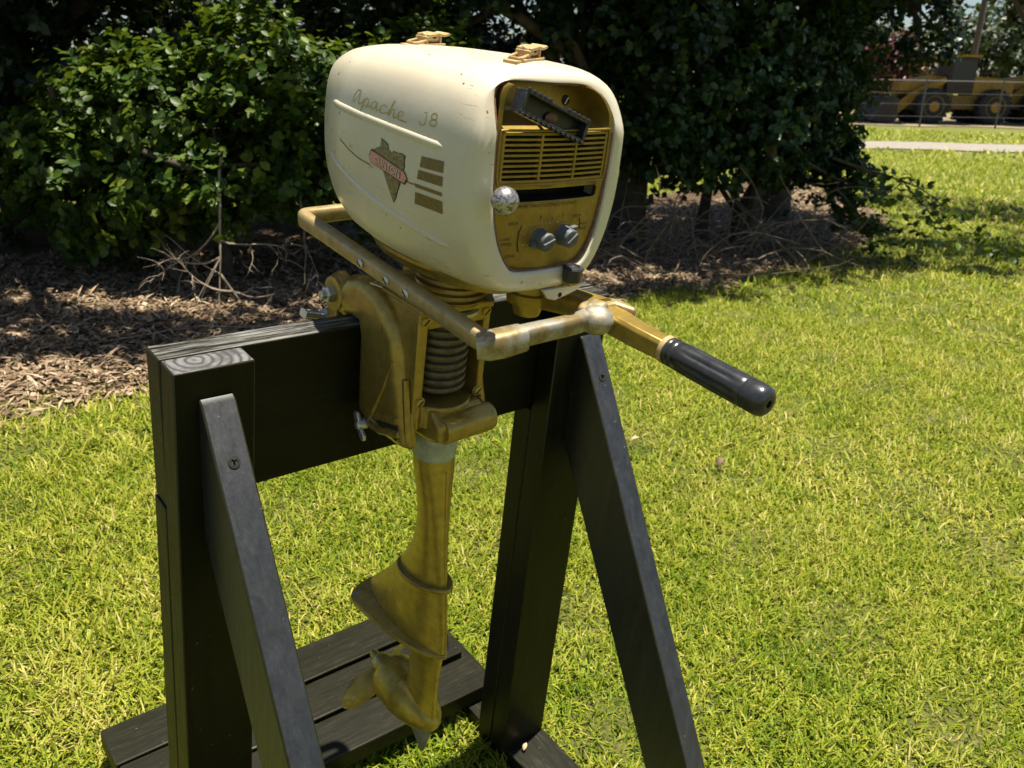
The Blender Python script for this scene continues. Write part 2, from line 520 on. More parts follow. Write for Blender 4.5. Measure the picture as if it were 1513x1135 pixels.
# ------------------------------------------------------------------ the wooden stand
ORG_S = np.array([313.0, -100.0, -908.0])
stand = empty('motor_stand', S @ Matrix.Translation(Vector(ORG_S) / 1000))
tag(stand, 'black stained wooden sawhorse stand of thick boards carrying the outboard motor', 'stand')
def sb(name, mb, mats, bevel=1.6, **k):
    mats = (list(mats) if isinstance(mats, (list, tuple)) else [mats]) + [M_EDGE]
    o = mb.build(name, mats, stand, ORG_S, 0.001, bevel=bevel, smooth=30, **k)
    if bevel: o.modifiers['bevel'].material = len(mats) - 1      # rubbed arrises
    return o
def sheared(x0, x1, y0, y1, z0, z1, sx, sy, topmat=0, sidemat=None):
    b = MB().box(x0, x1, y0, y1, z0, z1, 0, topmat)
    b.v = [(x + sx*z, y + sy*z, z) for x, y, z in b.v]
    if sidemat is not None: b.m[5] = sidemat
    return b
L = 626.4
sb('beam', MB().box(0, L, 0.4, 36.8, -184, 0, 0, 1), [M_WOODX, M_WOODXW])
sb('post', sheared(1.5, 88.2, -36.8, -0.6, -870, -0.8, 0.015, -0.003, 1), [M_WOODZ, M_END])
sb('post', sheared(1.0, 88.0, 0.8, 36.5, -870, -186, 0.015, -0.003, 0), [M_WOODZ, M_END])
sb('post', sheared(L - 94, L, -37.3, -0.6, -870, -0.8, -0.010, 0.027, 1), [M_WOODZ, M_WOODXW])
sb('post', sheared(L - 94, L - 1, 0.9, 36.5, -870, -186, -0.010, 0.027, 0), [M_WOODZ, M_END])
sb('brace', MB().prism([(-36.6, -33), (-45, -38), (-563, -868), (-458, -868), (-36.6, -203)], 0, 25.5, 63.5), M_WOODB, 2.2)
sb('brace', MB().prism([(-37, -56), (-45, -61), (-566, -868), (-462, -868), (-37, -222)], 0, 576, 614), M_WOODB, 2.2)
sb('runner', MB().box(-14, 77, -600, 345, -908, -870.5), M_WOODY, 2.2)
sb('runner', MB().box(552, 640, -600, 345, -908, -870.5), M_WOODY, 2.2)
for (a, b_, x0, x1, rz) in ((247, 331, -30, 598, 0.0), (157, 239, -26, 603, -0.012), (66, 149, -29, 607, -0.03)):
    pb = MB().box(x0, x1, a, b_, -870, -832)
    pb.v = [(x, y + rz*(x - 300), z) for x, y, z in pb.v]
    sb('plank', pb, M_WOODP, 2.5)
for (x, t) in ((45, 56), (597, 74), (50, 560), (588, 640)):       # countersunk screws in the braces
    z = -36 - t; y = (-45 - 0.6241*(-38 - z)) if x < 300 else (-45 - 0.6456*(-61 - z))
    c = Vector((x, y - 0.5, z)); ax = Vector((0, -0.845, 0.533))
    s_ = MB().lathe(c - ax*4, ax, [(0, 6.5), (4.6, 6.5), (4.7, 3.6), (2.5, 3.2)], 14)
    s_.box(x - 0.8, x + 0.8, y - 2, y + 1, z - 4, z + 4)
    sb('screw', s_, M_DARK, 0)

# ------------------------------------------------------------------ the outboard motor
ORG_M = np.array([300.0, -90.0, -642.0])
motor = empty('outboard_motor', S @ Matrix.Translation(Vector(ORG_M) / 1000))
tag(motor, 'vintage cream and gold outboard motor clamped over the black wooden stand', 'outboard motor')
def mp(name, mb, mats, parent=None, bevel=0.0, smooth=40, **k):
    return mb.build(name, mats, parent or motor, ORG_M, 0.001, bevel=bevel, smooth=smooth, **k)

XC = 304.5
HALF = [(0, 322), (31, 321.3), (57, 318.8), (77, 312), (90.5, 299), (97.5, 281), (100.8, 259), (102, 230), (101.5, 200), (99, 172),
        (94.5, 150), (86, 130), (72, 115), (51, 108.5), (25, 106.5), (0, 106)]
ST = [(139.5, 6, 226, 202), (138, 26, 246, 184), (132, 43, 264, 168), (118, 58, 282, 150), (95, 72, 296, 134), (60, 86, 307, 119),
      (20, 96, 314.5, 110), (-30, 101, 320, 107), (-90, 102, 324, 106), (-140, 102, 325.5, 107), (-180, 101, 326, 108.5), (-205, 99.5, 325, 111.5),
      (-216, 98, 323.5, 115), (-221, 96, 321.5, 118.5)]
OPEN = [(0, 313), (20, 313), (38, 311.5), (52, 306), (63, 298), (71, 288), (74, 276), (74.5, 255), (74, 228), (71.5, 200),
        (67, 176), (60, 157), (52, 146), (43, 141), (20, 140), (0, 140)]
OPEN_L = [(0, 313), (22, 313.5), (42, 314), (58, 313.5), (68.5, 310), (73.2, 302), (74.5, 288), (74.7, 264), (74, 236), (71.5, 207),
        (66, 180), (58, 160), (49, 147), (41, 141.5), (20, 140), (0, 140)]
def ring_full(half, y, xc=XC, left=None):
    """closed ring from a half outline (top centre round the +x side to bottom centre, then back)"""
    r = [(xc + h, y, z) for h, z in half]
    return r + [(xc - h, y, z) for h, z in (left or half)[-2:0:-1]]
def sec(y, w, T, B):
    out = []
    for h, z in HALF:
        zz = 214 + (z - 214)*(T - 214)/108.0 if z > 214 else 214 - (214 - z)*(214 - B)/108.0
        tp = 1.0 - 0.17*(max(0.0, 205 - zz)/90.0)**1.4*min(1.0, max(0.0, (-y - 70)/120.0))
        out.append((h*w/102.0*tp, zz))
    return out
def refine(half):
    p = np.array(half, float); n = len(p)
    out = []
    for i in range(n - 1):
        p0, p1, p2, p3 = p[max(i-1, 0)], p[i], p[i+1], p[min(i+2, n-1)]
        if i == 0: p0 = np.array([-p1[0] - (p2[0]-p1[0]), p2[1]])
        for t in (0.0, 1/3, 2/3):
            out.append(0.5*((2*p1) + (-p0+p2)*t + (2*p0-5*p1+4*p2-p3)*t*t + (-p0+3*p1-3*p2+p3)*t**3))
    out.append(p[-1])
    return [tuple(q) for q in out]
# smooth stations along y
STA = np.array(ST); ys = []
for i in range(len(STA) - 1):
    k = max(1, int(round(abs(STA[i+1, 0] - STA[i, 0]) / 9.0)))
    ys += list(np.linspace(STA[i, 0], STA[i+1, 0], k, endpoint=False))
ys.append(STA[-1, 0])
order = np.argsort(STA[:, 0])
def smooth_interp(y, c):
    return float(np.interp(y, STA[order, 0], STA[order, c]))
def st_at(y):
    if y > 100: return [smooth_interp(y, c) for c in (1, 2, 3)]
    d = 9.0
    return [0.5*smooth_interp(y, c) + 0.25*(smooth_interp(min(y + d, 139), c) + smooth_interp(max(y - d, -221), c)) for c in (1, 2, 3)]
def cowl_x(y, z, side=-1):
    """x of the cowl's side at (y, z)"""
    hs = np.array(sec(y, *st_at(y)))
    k = np.argsort(hs[:, 1])
    return XC + side*float(np.interp(z, hs[k, 1], hs[k, 0]))
def cowl_top(y, dx=0):
    hs = np.array(sec(y, *st_at(y)))
    return float(np.interp(abs(dx), hs[:7, 0], hs[:7, 1]))

cow = MB()
rings = [ring_full(refine(sec(y, *st_at(y))), y) for y in ys]
o_out = refine(sec(-221, *st_at(-221))); o_in = refine(OPEN); o_inl = refine(OPEN_L)
blend = lambda t, y, bulge=0: ring_full([(a[0]*(1-t) + b[0]*t, a[1]*(1-t) + b[1]*t) for a, b in zip(o_out, o_in)], y, left=[(a[0]*(1-t) + b[0]*t, a[1]*(1-t) + b[1]*t) for a, b in zip(o_out, o_inl)])
rings += [blend(0.10, -225.0), blend(0.30, -227.5), blend(0.75, -228.8), blend(0.96, -228.2), blend(1.0, -226.5), blend(1.02, -222), blend(1.02, -196)]
def lean(z): return 6.0 + 0.03*(z - 140) + max(0.0, z - 271)*0.36
def lean_w(y): return min(1.0, max(0.0, (-y - 150)/70.0))
def bulge(x): return 8.0*max(0.0, 1 - ((x - XC)/97.0)**2)
rings = [[(x, y + (lean(z) - bulge(x))*lean_w(y), z) for x, y, z in r] for r in rings]
cow.loft(rings, True, False)
cowl = mp('cowl', cow, M_CREAM, smooth=60)
# raised ribs pressed into the sides
def rib(y0, y1, z0, z1, side, w=4.2, h=2.6, sag=0.0):
    n = 34; rr = []
    for i in range(n):
        t = i/(n - 1.0)
        y = y0 + (y1 - y0)*t; z = z0 + (z1 - z0)*t + sag*math.sin(math.pi*t)
        x = cowl_x(y, z, side)
        e = min(1.0, min(t, 1 - t)*14 + 0.12)
        ring = []
        for k in range(9):
            a = math.pi*k/8
            ring.append((x + side*(h*e*math.sin(a) - 0.6), y, z + w*e*math.cos(a)))
        rr.append(ring)
    m = MB()
    n_ = 9; vs = [p for r in rr for p in r]; fs = []
    for i in range(n - 1):
        for k in range(n_ - 1): fs.append((i*n_+k, i*n_+k+1, (i+1)*n_+k+1, (i+1)*n_+k))
    m.add(vs, fs)
    return m
for sd in (-1, 1):
    mp('pressed_rib', rib(48, -183, 249, 250, sd), M_CREAM, cowl, smooth=70)
    mp('pressed_rib', rib(62, -190, 196, 158, sd, sag=-6), M_CREAM, cowl, smooth=70)
# lower pan under the cowl
pan = MB().loft([[(XC + (70 if z > 104 else 60)*math.cos(a)*(1 if abs(math.cos(a)) < .7 else .97), -60 + 118*math.sin(a), z) for a in [2*math.pi*k/40 for k in range(40)]] for z in (96, 100, 108, 112)])
mp('bottom_pan', pan, M_GOLD)

# decals on the left side: flat print 0.35 mm proud of the paint
def decal(name, pts2d, faces, m, parent, lift=0.5):
    vs = [(cowl_x(y, z) - lift, y, z) for y, z in pts2d]
    b = MB(); b.add(vs, faces)
    o = mp(name, b, m, parent, smooth=0, recalc=False)
    return o
def fan_decal(name, c, outl, m, parent, lift):
    n, R_ = len(outl), 6
    pts = [c]; fs = []
    for k in range(1, R_ + 1):
        pts += [(c[0] + (y - c[0])*k/R_, c[1] + (z - c[1])*k/R_) for y, z in outl]
    fs += [(0, i + 1, (i + 1) % n + 1) for i in range(n)]
    for k in range(R_ - 1):
        for i in range(n):
            a = 1 + k*n + i; b = 1 + k*n + (i + 1) % n
            fs.append((a, a + n, b + n, b))
    return decal(name, pts, fs, m, parent, lift)
def ribbon(polys, w):
    pts, fs = [], []
    for pl in polys:
        pl = [np.array(p, float) for p in pl]
        fine = []
        for a, b in zip(pl[:-1], pl[1:]):
            n = max(1, int(np.linalg.norm(b - a)/3))
            fine += [a + (b - a)*i/n for i in range(n)]
        fine.append(pl[-1]); base = len(pts)
        for i, p in enumerate(fine):
            t = fine[min(i+1, len(fine)-1)] - fine[max(i-1, 0)]; t = t/(np.linalg.norm(t) + 1e-9)
            nn = np.array([-t[1], t[0]])*w/2
            pts += [tuple(p + nn), tuple(p - nn)]
        for i in range(len(fine) - 1):
            k = base + 2*i; fs.append((k, k+1, k+3, k+2))
    return pts, fs
def arc(cx, cy, rx, ry, a0, a1, n=10):
    return [(cx + rx*math.cos(math.radians(a0 + (a1-a0)*i/n)), cy + ry*math.sin(math.radians(a0 + (a1-a0)*i/n))) for i in range(n + 1)]
# script word: letters in units of x-height, joined pen strokes, leaning
word = []
def letter(strokes, off):
    for s_ in strokes: word.append([(x + off, y) for x, y in s_])
LA = [[(0.75, 1.55), (0.35, 1.5), (0.02, 0.8), (0.0, 0.3), (0.12, 0.02), (0.42, 0.35), (0.85, 1.55), (0.85, 0.2), (1.0, 0.02), (1.25, 0.25)]]
La = [[(0.75, 0.85), (0.45, 0.98), (0.1, 0.7), (0.02, 0.25), (0.18, 0.02), (0.45, 0.15), (0.75, 0.9), (0.72, 0.2), (0.85, 0.02), (1.1, 0.2)]]
Lp = [[(0.0, 0.2), (0.3, 0.95), (0.12, -0.85)], [(0.22, 0.5), (0.5, 0.95), (0.82, 0.85), (0.85, 0.4), (0.6, 0.05), (0.25, 0.1), (0.6, 0.03), (1.15, 0.2)]]
Lc = [[(0.75, 0.8), (0.45, 0.98), (0.1, 0.7), (0.05, 0.25), (0.25, 0.02), (0.6, 0.05), (1.0, 0.25)]]
Lh = [[(0.0, 0.2), (0.5, 1.75), (0.3, 1.75), (0.15, 0.0), (0.4, 0.8), (0.68, 0.92), (0.72, 0.2), (0.85, 0.02), (1.1, 0.22)]]
Le = [[(0.0, 0.2), (0.55, 0.6), (0.6, 0.88), (0.35, 0.98), (0.08, 0.7), (0.05, 0.25), (0.3, 0.02), (0.75, 0.05), (1.2, 0.02)]]
o_ = 0.0
for Lt, adv in ((LA, 1.3), (Lp, 1.2), (La, 1.15), (Lc, 1.05), (Lh, 1.12), (Le, 1.0)):
    letter(Lt, o_); o_ += adv
XH = 8.6
def place_word(x, y):
    yy = -12 - (x*15.0 + y*2.4)
    return (yy, 259.5 + y*XH)
dp, df = ribbon([[place_word(*p) for p in s_] for s_ in word], 1.25)
decal('script_lettering', dp, df, M_DECAL, cowl)
J8 = [[(0.25, 1.5), (0.25, 1.5)], arc(0.3, 0.35, 0.3, 0.35, 180, 360) + [(0.6, 1.5), (0.35, 1.5)]]
J8 = J8[1:] + [arc(1.35, 1.12, 0.28, 0.38, 0, 360, 14), arc(1.35, 0.37, 0.34, 0.37, 0, 360, 14)]
dp, df = ribbon([[(-138 - x*15.5, 262 + y*7.4 + x*2.2) for x, y in s_] for s_ in J8], 1.4)
decal('model_lettering', dp, df, M_DECAL, cowl)
# arrowhead emblem
arrow = [(-77, 236), (-83, 235), (-90, 233), (-92, 228), (-99, 226), (-100, 229), (-109, 229), (-113, 230), (-121, 229), (-120, 224), (-121, 219), (-117, 209),
         (-114, 200), (-110, 193), (-107, 186), (-101.5, 179), (-97, 186), (-92, 194), (-86, 203), (-80, 212), (-72, 214), (-60, 217), (-59, 221), (-66, 223), (-72, 226), (-77, 228)]
ac = (-92, 214)
fan_decal('arrowhead_emblem_outline', ac, [(ac[0] + (y - ac[0])*1.035, ac[1] + (z - ac[1])*1.03) for y, z in arrow], M_INK, cowl, 0.5)
fan_decal('arrowhead_emblem', ac, arrow, M_ARROW, cowl, 0.85)
ban = [(-56, 214), (-61, 221), (-94, 217.5), (-122, 214), (-127, 209), (-123, 203.5), (-94, 206.5), (-60, 209)]
bc = (-92, 212.5)
fan_decal('banner_outline', bc, [(bc[0] + (y - bc[0])*1.03, bc[1] + (z - bc[1])*1.16) for y, z in ban], M_INK, cowl, 1.15)
fan_decal('banner', bc, ban, M_PINK, cowl, 1.45)

def text_mesh(txt, size, extrude=0.0, spacing=1.0):
    cu = bpy.data.curves.new('txt', 'FONT')
    cu.body = txt; cu.size = size; cu.align_x = 'CENTER'; cu.align_y = 'CENTER'; cu.extrude = extrude; cu.space_character = spacing
    o = bpy.data.objects.new('txt', cu); col.objects.link(o)
    dg = bpy.context.evaluated_depsgraph_get()
    me = bpy.data.meshes.new_from_object(o.evaluated_get(dg))
    vs = [tuple(v.co) for v in me.vertices]; fs = [tuple(p.vertices) for p in me.polygons]
    bpy.data.objects.remove(o); bpy.data.curves.remove(cu); bpy.data.meshes.remove(me)
    return vs, fs
vs, fs = text_mesh('CLINTON', 10.5, 0, 1.04)
tb = MB(); tb.add([(cowl_x(-92.5 - x*1.02, 211.5 + y - x*0.10) - 1.8, -92.5 - x*1.02, 211.5 + y - x*0.10) for x, y, z in vs], fs)
mp('banner_lettering_shadow', tb, M_INK, cowl, smooth=0, recalc=False)
tb = MB(); tb.add([(cowl_x(-92.0 - x, 212.1 + y*0.9 - x*0.10) - 2.05, -92.0 - x, 212.1 + y*0.9 - x*0.10) for x, y, z in vs], fs)
mp('banner_lettering', tb, M_WHITE, cowl, smooth=0, recalc=False)
# four dark bars and the pinstripe
def bar4(y0a, y0b, z0, z1, sl=0.0):
    n = 8; pts = []; fs = []
    for i in range(n + 1):
        t = i/n
        for (ya, z) in ((y0a[0], z0), (y0a[1], z1)):
            y = ya + (y0b - ya)*t
            pts.append((y, z + sl*t))
    fs = [(2*i, 2*i+1, 2*i+3, 2*i+2) for i in range(n)]
    return pts, fs
for (a, b_, z0, z1, sl) in (((-148, -146.5), -182, 235.5, 225, 3.0), ((-144.5, -143), -182.5, 222, 213, 2.6), ((-139, -141), -183, 208, 204.5, 2.2), ((-141.5, -139), -184, 200, 188, 2.0)):
    pts, fs = bar4(a, b_, z0, z1, sl)
    decal('trim_bar', pts, fs, M_DECALD, cowl)
for pl2 in ([(14, 216), (-10, 210), (-35, 206.5), (-58, 205.5)], [(-122, 206.5), (-132, 206), (-142, 207)]):
    dp, df = ribbon([pl2], 1.3)
    decal('pinstripe', dp, df, M_DECALD, cowl)

# toggle latches on the crown of the cowl
for yc, rz in ((-158, 0.5), (8, 0.42)):
    zc = cowl_top(yc) + 0.5
    lt = empty('latch'); lt.parent = motor
    lt.matrix_local = Matrix.Translation((Vector((XC + 4, yc, zc)) - Vector(ORG_M))/1000) @ Matrix.Rotation(rz, 4, 'Z')
    def lb(name, b, m=M_LATCH, bev=0.6): return b.build(name, m, lt, (0, 0, 0), 0.001, bevel=bev, smooth=40)
    lb('base_plate', MB().box(-30, 22, -9, 9, -1.5, 2.0).box(-45, -24, -7, 7, -2.5, 1.2))
    lb('hinge_barrel', MB().lathe((-14, 0, 7), (1, 0, 0), [(0, 3.5), (1, 5.4), (26, 5.4), (27, 3.5)], 14))
    lb('ear', MB().box(-15, -12.5, -7.5, 7.5, 2, 9)); lb('ear', MB().box(12.5, 15, -7.5, 7.5, 2, 9))
    lb('lever', MB().prism([(-12, 11), (8, 12.6), (20, 11.2), (29, 12.6), (34, 11), (30, 9.6), (20, 8.6), (8, 9.6), (-12, 8)], 1, -8, 8))
    lb('link', MB().tube([(-13, -6, 5), (-30, -6, 3), (-36, -4, 2.5), (-36, 4, 2.5), (-30, 6, 3), (-13, 6, 5)], 1.5, 8), M_LATCH, 0)
    lb('rivet', MB().lathe((2, -6.0, 8.5), (0, -1, 0), [(0, 2.2), (1.2, 1.9), (1.3, 0.6)], 12), M_DARK, 0)

# control panel recessed in the opening
OA = np.array(OPEN); oz = np.argsort(OA[:, 1], kind='stable')
def open_hwl(z): return float(np.interp(z, [140, 141.5, 147, 160, 180, 207, 240, 275, 299, 308.5, 312.5], [30, 41, 49, 58, 66, 71.5, 74, 74.5, 73.5, 70, 63])) - 1.0
def px_(s, z): return XC + s*(open_hw(z) if s > 0 else open_hwl(z))
def open_hw(z): return float(np.interp(z, [139.9, 140, 141, 146, 157, 176, 200, 228, 255, 276, 288, 298, 306, 311.5, 313], [20, 30, 43, 52, 60, 67, 71.5, 74, 74.5, 74, 71, 63, 52, 38, 20])) - 1.0
def panel_y(s, z):
    y = -218.5 - 7.5*(1 - 0.6*s*s) + 0.03*(z - 140)
    if z > 271:
        t = np.interp(z, [271, 273, 277, 283, 287, 313], [0, 0.14, 0.45, 0.78, 0.93, 1.0])
        edge = np.clip((0.93 - abs(s))/0.05, 0, 1)
        y += 30.0*float(t)*float(edge)
    return y
zs = [141, 145, 150, 158, 168, 178, 188, 198, 207, 208, 214, 220, 221, 224, 226.5, 227, 235, 243, 251, 259, 267, 270.5, 271, 273, 275, 277, 280, 283, 285, 287, 290, 295, 300, 305, 309, 312]
ss = [-1, -0.98, -0.955, -0.94, -0.93, -0.92, -0.91, -0.9, -0.89, -0.88, -0.82, -0.7, -0.55, -0.4, -0.25, -0.1, 0.05, 0.2, 0.35, 0.5, 0.65, 0.78, 0.84, 0.88, 0.89, 0.9, 0.91, 0.92, 0.93, 0.94, 0.955, 0.98, 1]
pn = MB(); vs, fs = [], []
for z in zs:
    for s_ in ss: vs.append((px_(s_, z), panel_y(s_, z), z))
ns = len(ss)
for i in range(len(zs) - 1):
    for j in range(ns - 1):
        zc, sc_ = (zs[i] + zs[i+1])/2, (ss[j] + ss[j+1])/2
        if 227 < zc < 270.5 and abs(sc_) < 0.9: continue
        if 208 < zc < 220 and -0.82 < sc_ < 0.84: continue
        a = i*ns + j; fs.append((a, a+1, a+ns+1, a+ns))
pn.add(vs, fs)
panel = mp('control_panel', pn, M_PANEL, smooth=50)
gk = []                                                       # rubber gasket between cowl and panel
for t, y in ((1.0, -223.5), (0.985, -224), (0.955, -223), (0.95, -210)):
    gk.append([(x, yy + lean(z) - bulge(x), z) for x, yy, z in ring_full([(a*t, 226 + (z - 226)*(1 - (1 - t)*0.5)) for a, z in o_in], y - 2, left=[(a*t, 226 + (z - 226)*(1 - (1 - t)*0.5)) for a, z in o_inl])])
mp('gasket', MB().loft(gk, False, False), M_BROWN, panel)
mp('cavity_backing', MB().box(XC - 70, XC + 70, -190, -186, 205, 272).box(XC - 70, XC + 70, -214, -190, 222.5, 225).box(XC - 70, XC + 70, -214, -190, 203, 205), M_DARK, panel, smooth=0)
def strip(z0, z1, s0, s1, thick=5.0, proud=0.4):
    b = MB(); n = 14; rr = []
    for i in range(n + 1):
        s_ = s0 + (s1 - s0)*i/n
        zm = (z0 + z1)/2; x = px_(s_, zm); y = panel_y(s_, zm if z1 - z0 < 10 else 250)
        y0_, y1_ = panel_y(s_, z0), panel_y(s_, min(z1, 270.9))
        rr.append([(x, y0_ - proud, z0), (x, y1_ - proud, z1), (x, y1_ + thick, z1), (x, y0_ + thick, z0)])
    return b.loft(rr)
GZ = np.linspace(227.5, 270.0, 10)
for k, z in enumerate(GZ):
    mp('grille_slat', strip(z - 1.0, z + 1.0, -0.9, 0.9), M_PANEL, panel, smooth=30)
for s_ in (-0.885, -0.29, 0.31, 0.885):
    mp('grille_divider', strip(227, 271, s_ - 0.018, s_ + 0.018, 6, 0.7), M_PANEL, panel, smooth=30)
fr_ = MB()                                                    # raised moulding round the grille
pth = [(s_, 224.6) for s_ in np.linspace(-0.93, 0.93, 15)] + [(0.95, 232), (0.95, 250), (0.945, 268), (0.93, 273.2)] + [(s_, 273.4) for s_ in np.linspace(0.9, -0.9, 15)] + [(-0.93, 273.2), (-0.945, 268), (-0.95, 250), (-0.95, 232), (-0.93, 224.6)]
fr_.tube([(px_(s_, z), panel_y(s_, min(z, 270.9)) - 0.6, z) for s_, z in pth], 1.3, 8)
mp('grille_moulding', fr_, M_PANEL, panel)
sl_ = MB()
sl_.tube([(px_(s_, 214), panel_y(s_, 214) - 0.4, z) for s_, z in [(-0.82, 208)] + [(t, 207.6) for t in np.linspace(-0.75, 0.8, 12)] + [(0.85, 210), (0.85, 218), (0.8, 220.4)]], 0.9, 6)
mp('slot_lip', sl_, M_PANEL, panel)
def panel_text(txt, x, z, size, rot=0.0, m=M_INK):
    vs, fs = text_mesh(txt, size*1.05, 0, 1.1)
    c, s_ = math.cos(rot), math.sin(rot); b = MB(); out = []
    for a, d, _ in vs:
        px, pz = x + a*c - d*s_, z + a*s_ + d*c
        out.append((px, panel_y((px - XC)/open_hw(pz), pz) - 0.35, pz))
    b.add(out, fs)
    mp('panel_lettering', b, m, panel, smooth=0, recalc=False)
panel_text('START', XC - 10, 222.6, 4.4); panel_text('FAST', XC + 56, 222.4, 4.4); panel_text('STOP', XC - 56, 222.6, 4.0)
panel_text('PRIME THROTTLE ONCE TO START', XC - 4, 203.8, 4.2)
panel_text('RICH', XC + 38, 190, 4.2); panel_text('HIGH', XC + 49, 181, 4.0); panel_text('SPEED', XC + 48, 176, 4.0)
panel_text('RICH', XC - 44, 188, 4.2); panel_text('LOW', XC - 52, 173, 4.0); panel_text('SPEED', XC - 50, 168, 4.0); panel_text('LEAN', XC - 44, 156, 4.2)
panel_text('6', XC - 12, 193, 4.5); panel_text('4', XC + 3, 190, 4.0); panel_text('5', XC + 17, 193, 4.5)
for (x, z) in ((-26, 186), (-11, 189), (0, 186), (10, 186), (19, 190), (-30, 177), (-31, 167), (34, 187)):
    mp('panel_pip', MB().ball((XC + x, panel_y(x/70, z) - 0.2, z), 1.1, 1.1, 1.1, 10, 6), M_LATCH, panel)
for pts in ([(-34, 186), (-37, 178), (-37, 168), (-35, 160)], [(42, 187), (43.5, 182), (43.5, 177)]):
    mp('panel_mark', MB().tube([(XC + x, panel_y(x/68, z) - 0.2, z) for x, z in pts], 0.5, 6), M_INK, panel)
# mixture knobs with pointers
for (x, z, a) in ((-12, 172, -1.9), (19, 173, 0.9)):
    y0 = panel_y(x/66, z)
    kn = mp('control_knob', MB().lathe((XC + x, y0 + 1, z), (0.02, -1, -0.03), [(0, 10.6), (3, 10.6), (3.5, 10.0), (15, 9.2), (16.5, 8.2), (17, 6)], 26), M_KNOB, smooth=35)
    d = Vector((math.sin(a), 0, math.cos(a)))
    p_ = Vector((XC + x, y0 - 6, z)) + d*9.5
    mp('pointer', MB().prism([(-3.4, 0), (0, 6.5), (3.4, 0)], 1, -3, 3), M_KNOB, kn, 0.4).data.transform(
        Matrix.Translation((p_ - Vector(ORG_M))/1000) @ Matrix.Rotation(a, 4, 'Y') @ Matrix.Translation(Vector(ORG_M)/1000))
    mp('finger_slot', MB().obox((XC + x, y0 - 16.6, z), (math.cos(a), 0, -math.sin(a)), (0, 1, 0), (math.sin(a), 0, math.cos(a)), 1.5, 1.6, 7.2), M_KNOB, kn, 0.3)
    mp('knob_seat', MB().lathe((XC + x, y0 + 0.5, z), (0, -1, 0), [(0, 13), (1.2, 12.6), (1.4, 10.8)], 24), M_PANEL, kn)
# throttle ball
th = mp('throttle_lever', MB().tube([(XC - 57, -196, 214), (XC - 62, -225, 215.5), (XC - 72, -240, 217)], 3.0, 10), M_STEEL)
mp('throttle_ball', MB().ball((XC - 78, -246, 218.5), 12.6, seg=28, rg=18), M_BALL, th)
# starter grip: hollow black rubber T handle with a toothed rim
gx_ = Vector((0.945, 0.02, -0.325)).normalized(); gz_ = Vector((0.32, 0.10, 0.94)); gz_ = (gz_ - gx_*gz_.dot(gx_)).normalized(); gy_ = gz_.cross(gx_)
gc = Vector((287.5, -225, 286.5))
G = lambda a, b, c_: gc + gx_*a*0.93 + gy_*b + gz_*c_*0.92
gb = MB()
for (a0, a1, b0, b1, c0, c1) in ((-48, 48, 4, 7, -11, 11), (-48, 48, -7, 4, 8, 11), (-48, 48, -7, 4, -11, -8), (-48, -44, -7, 4, -8, 8), (44, 48, -7, 4, -8, 8)):
    gb.obox(G((a0+a1)/2, (b0+b1)/2, (c0+c1)/2), gx_, gy_, gz_, (a1-a0)/2*0.93, (b1-b0)/2, (c1-c0)/2*0.92)
for k in range(13):
    a = -45 + 90*k/12
    if 4 < k < 8: continue
    gb.obox(G(a, -5.4, 11.6), gx_, gy_, gz_, 2.1, 2.6, 1.3)
for k in range(13): gb.obox(G(-45 + 90*k/12, -5.4, -11.6), gx_, gy_, gz_, 2.0, 2.6, 1.2)
sg = mp('starter_grip', gb, M_RUBBER, bevel=0.5, smooth=30)
mp('rope', MB().tube([G(0, 6, 0), G(0, 14, 2), (XC - 8, -190, 294)], 2.6, 8), M_RUBBER, sg)
mp('rope_knot', MB().ball(tuple(G(2, 1.5, -1)), 8, 2.5, 5, 12, 8), M_BROWN, sg)
for (x, z) in ((-63, 293), (30, 299)):
    mp('panel_screw', MB().lathe((XC + x*0.96, panel_y(0.0, z) + 3, z - 4), (0, -1, 0), [(0, 5.2), (3.4, 5.0), (4.0, 4.0), (4.0, 1)], 18), M_DARK, panel)
    mp('screw_slot', MB().obox((XC + x*0.96, panel_y(0.0, z) - 1.2, z - 4), (0.5, 0, 0.86), (0, 1, 0), (-0.86, 0, 0.5), 3.6, 0.5, 0.6), M_STEEL, panel)

# ---- swivel housing below the cowl
AX, AY = 294.0, -86.0
fin = MB()
fin.lathe((AX + 6, AY, 58), (0, 0, 1), [(0, 37), (6, 41)] + [q for k in range(4) for q in ((7 + 8*k, 41), (8 + 8*k, 36), (11 + 8*k, 36), (12 + 8*k, 42))] + [(44, 42)], 36)
mp('finned_collar', fin, M_GOLD, smooth=30)
mp('collar_flange', MB().prism([(AX - 46, -60), (AX - 34, -122), (AX + 40, -124), (AX + 58, -96), (AX + 58, -50), (AX, -40)], 2, 56, 64), M_GOLD, bevel=1.5)
mp('pinch_ring', MB().lathe((AX + 4, AY, 44), (0, 0, 1), [(0, 33), (2, 36), (6, 36), (8, 33)], 32), M_ALU, smooth=30)
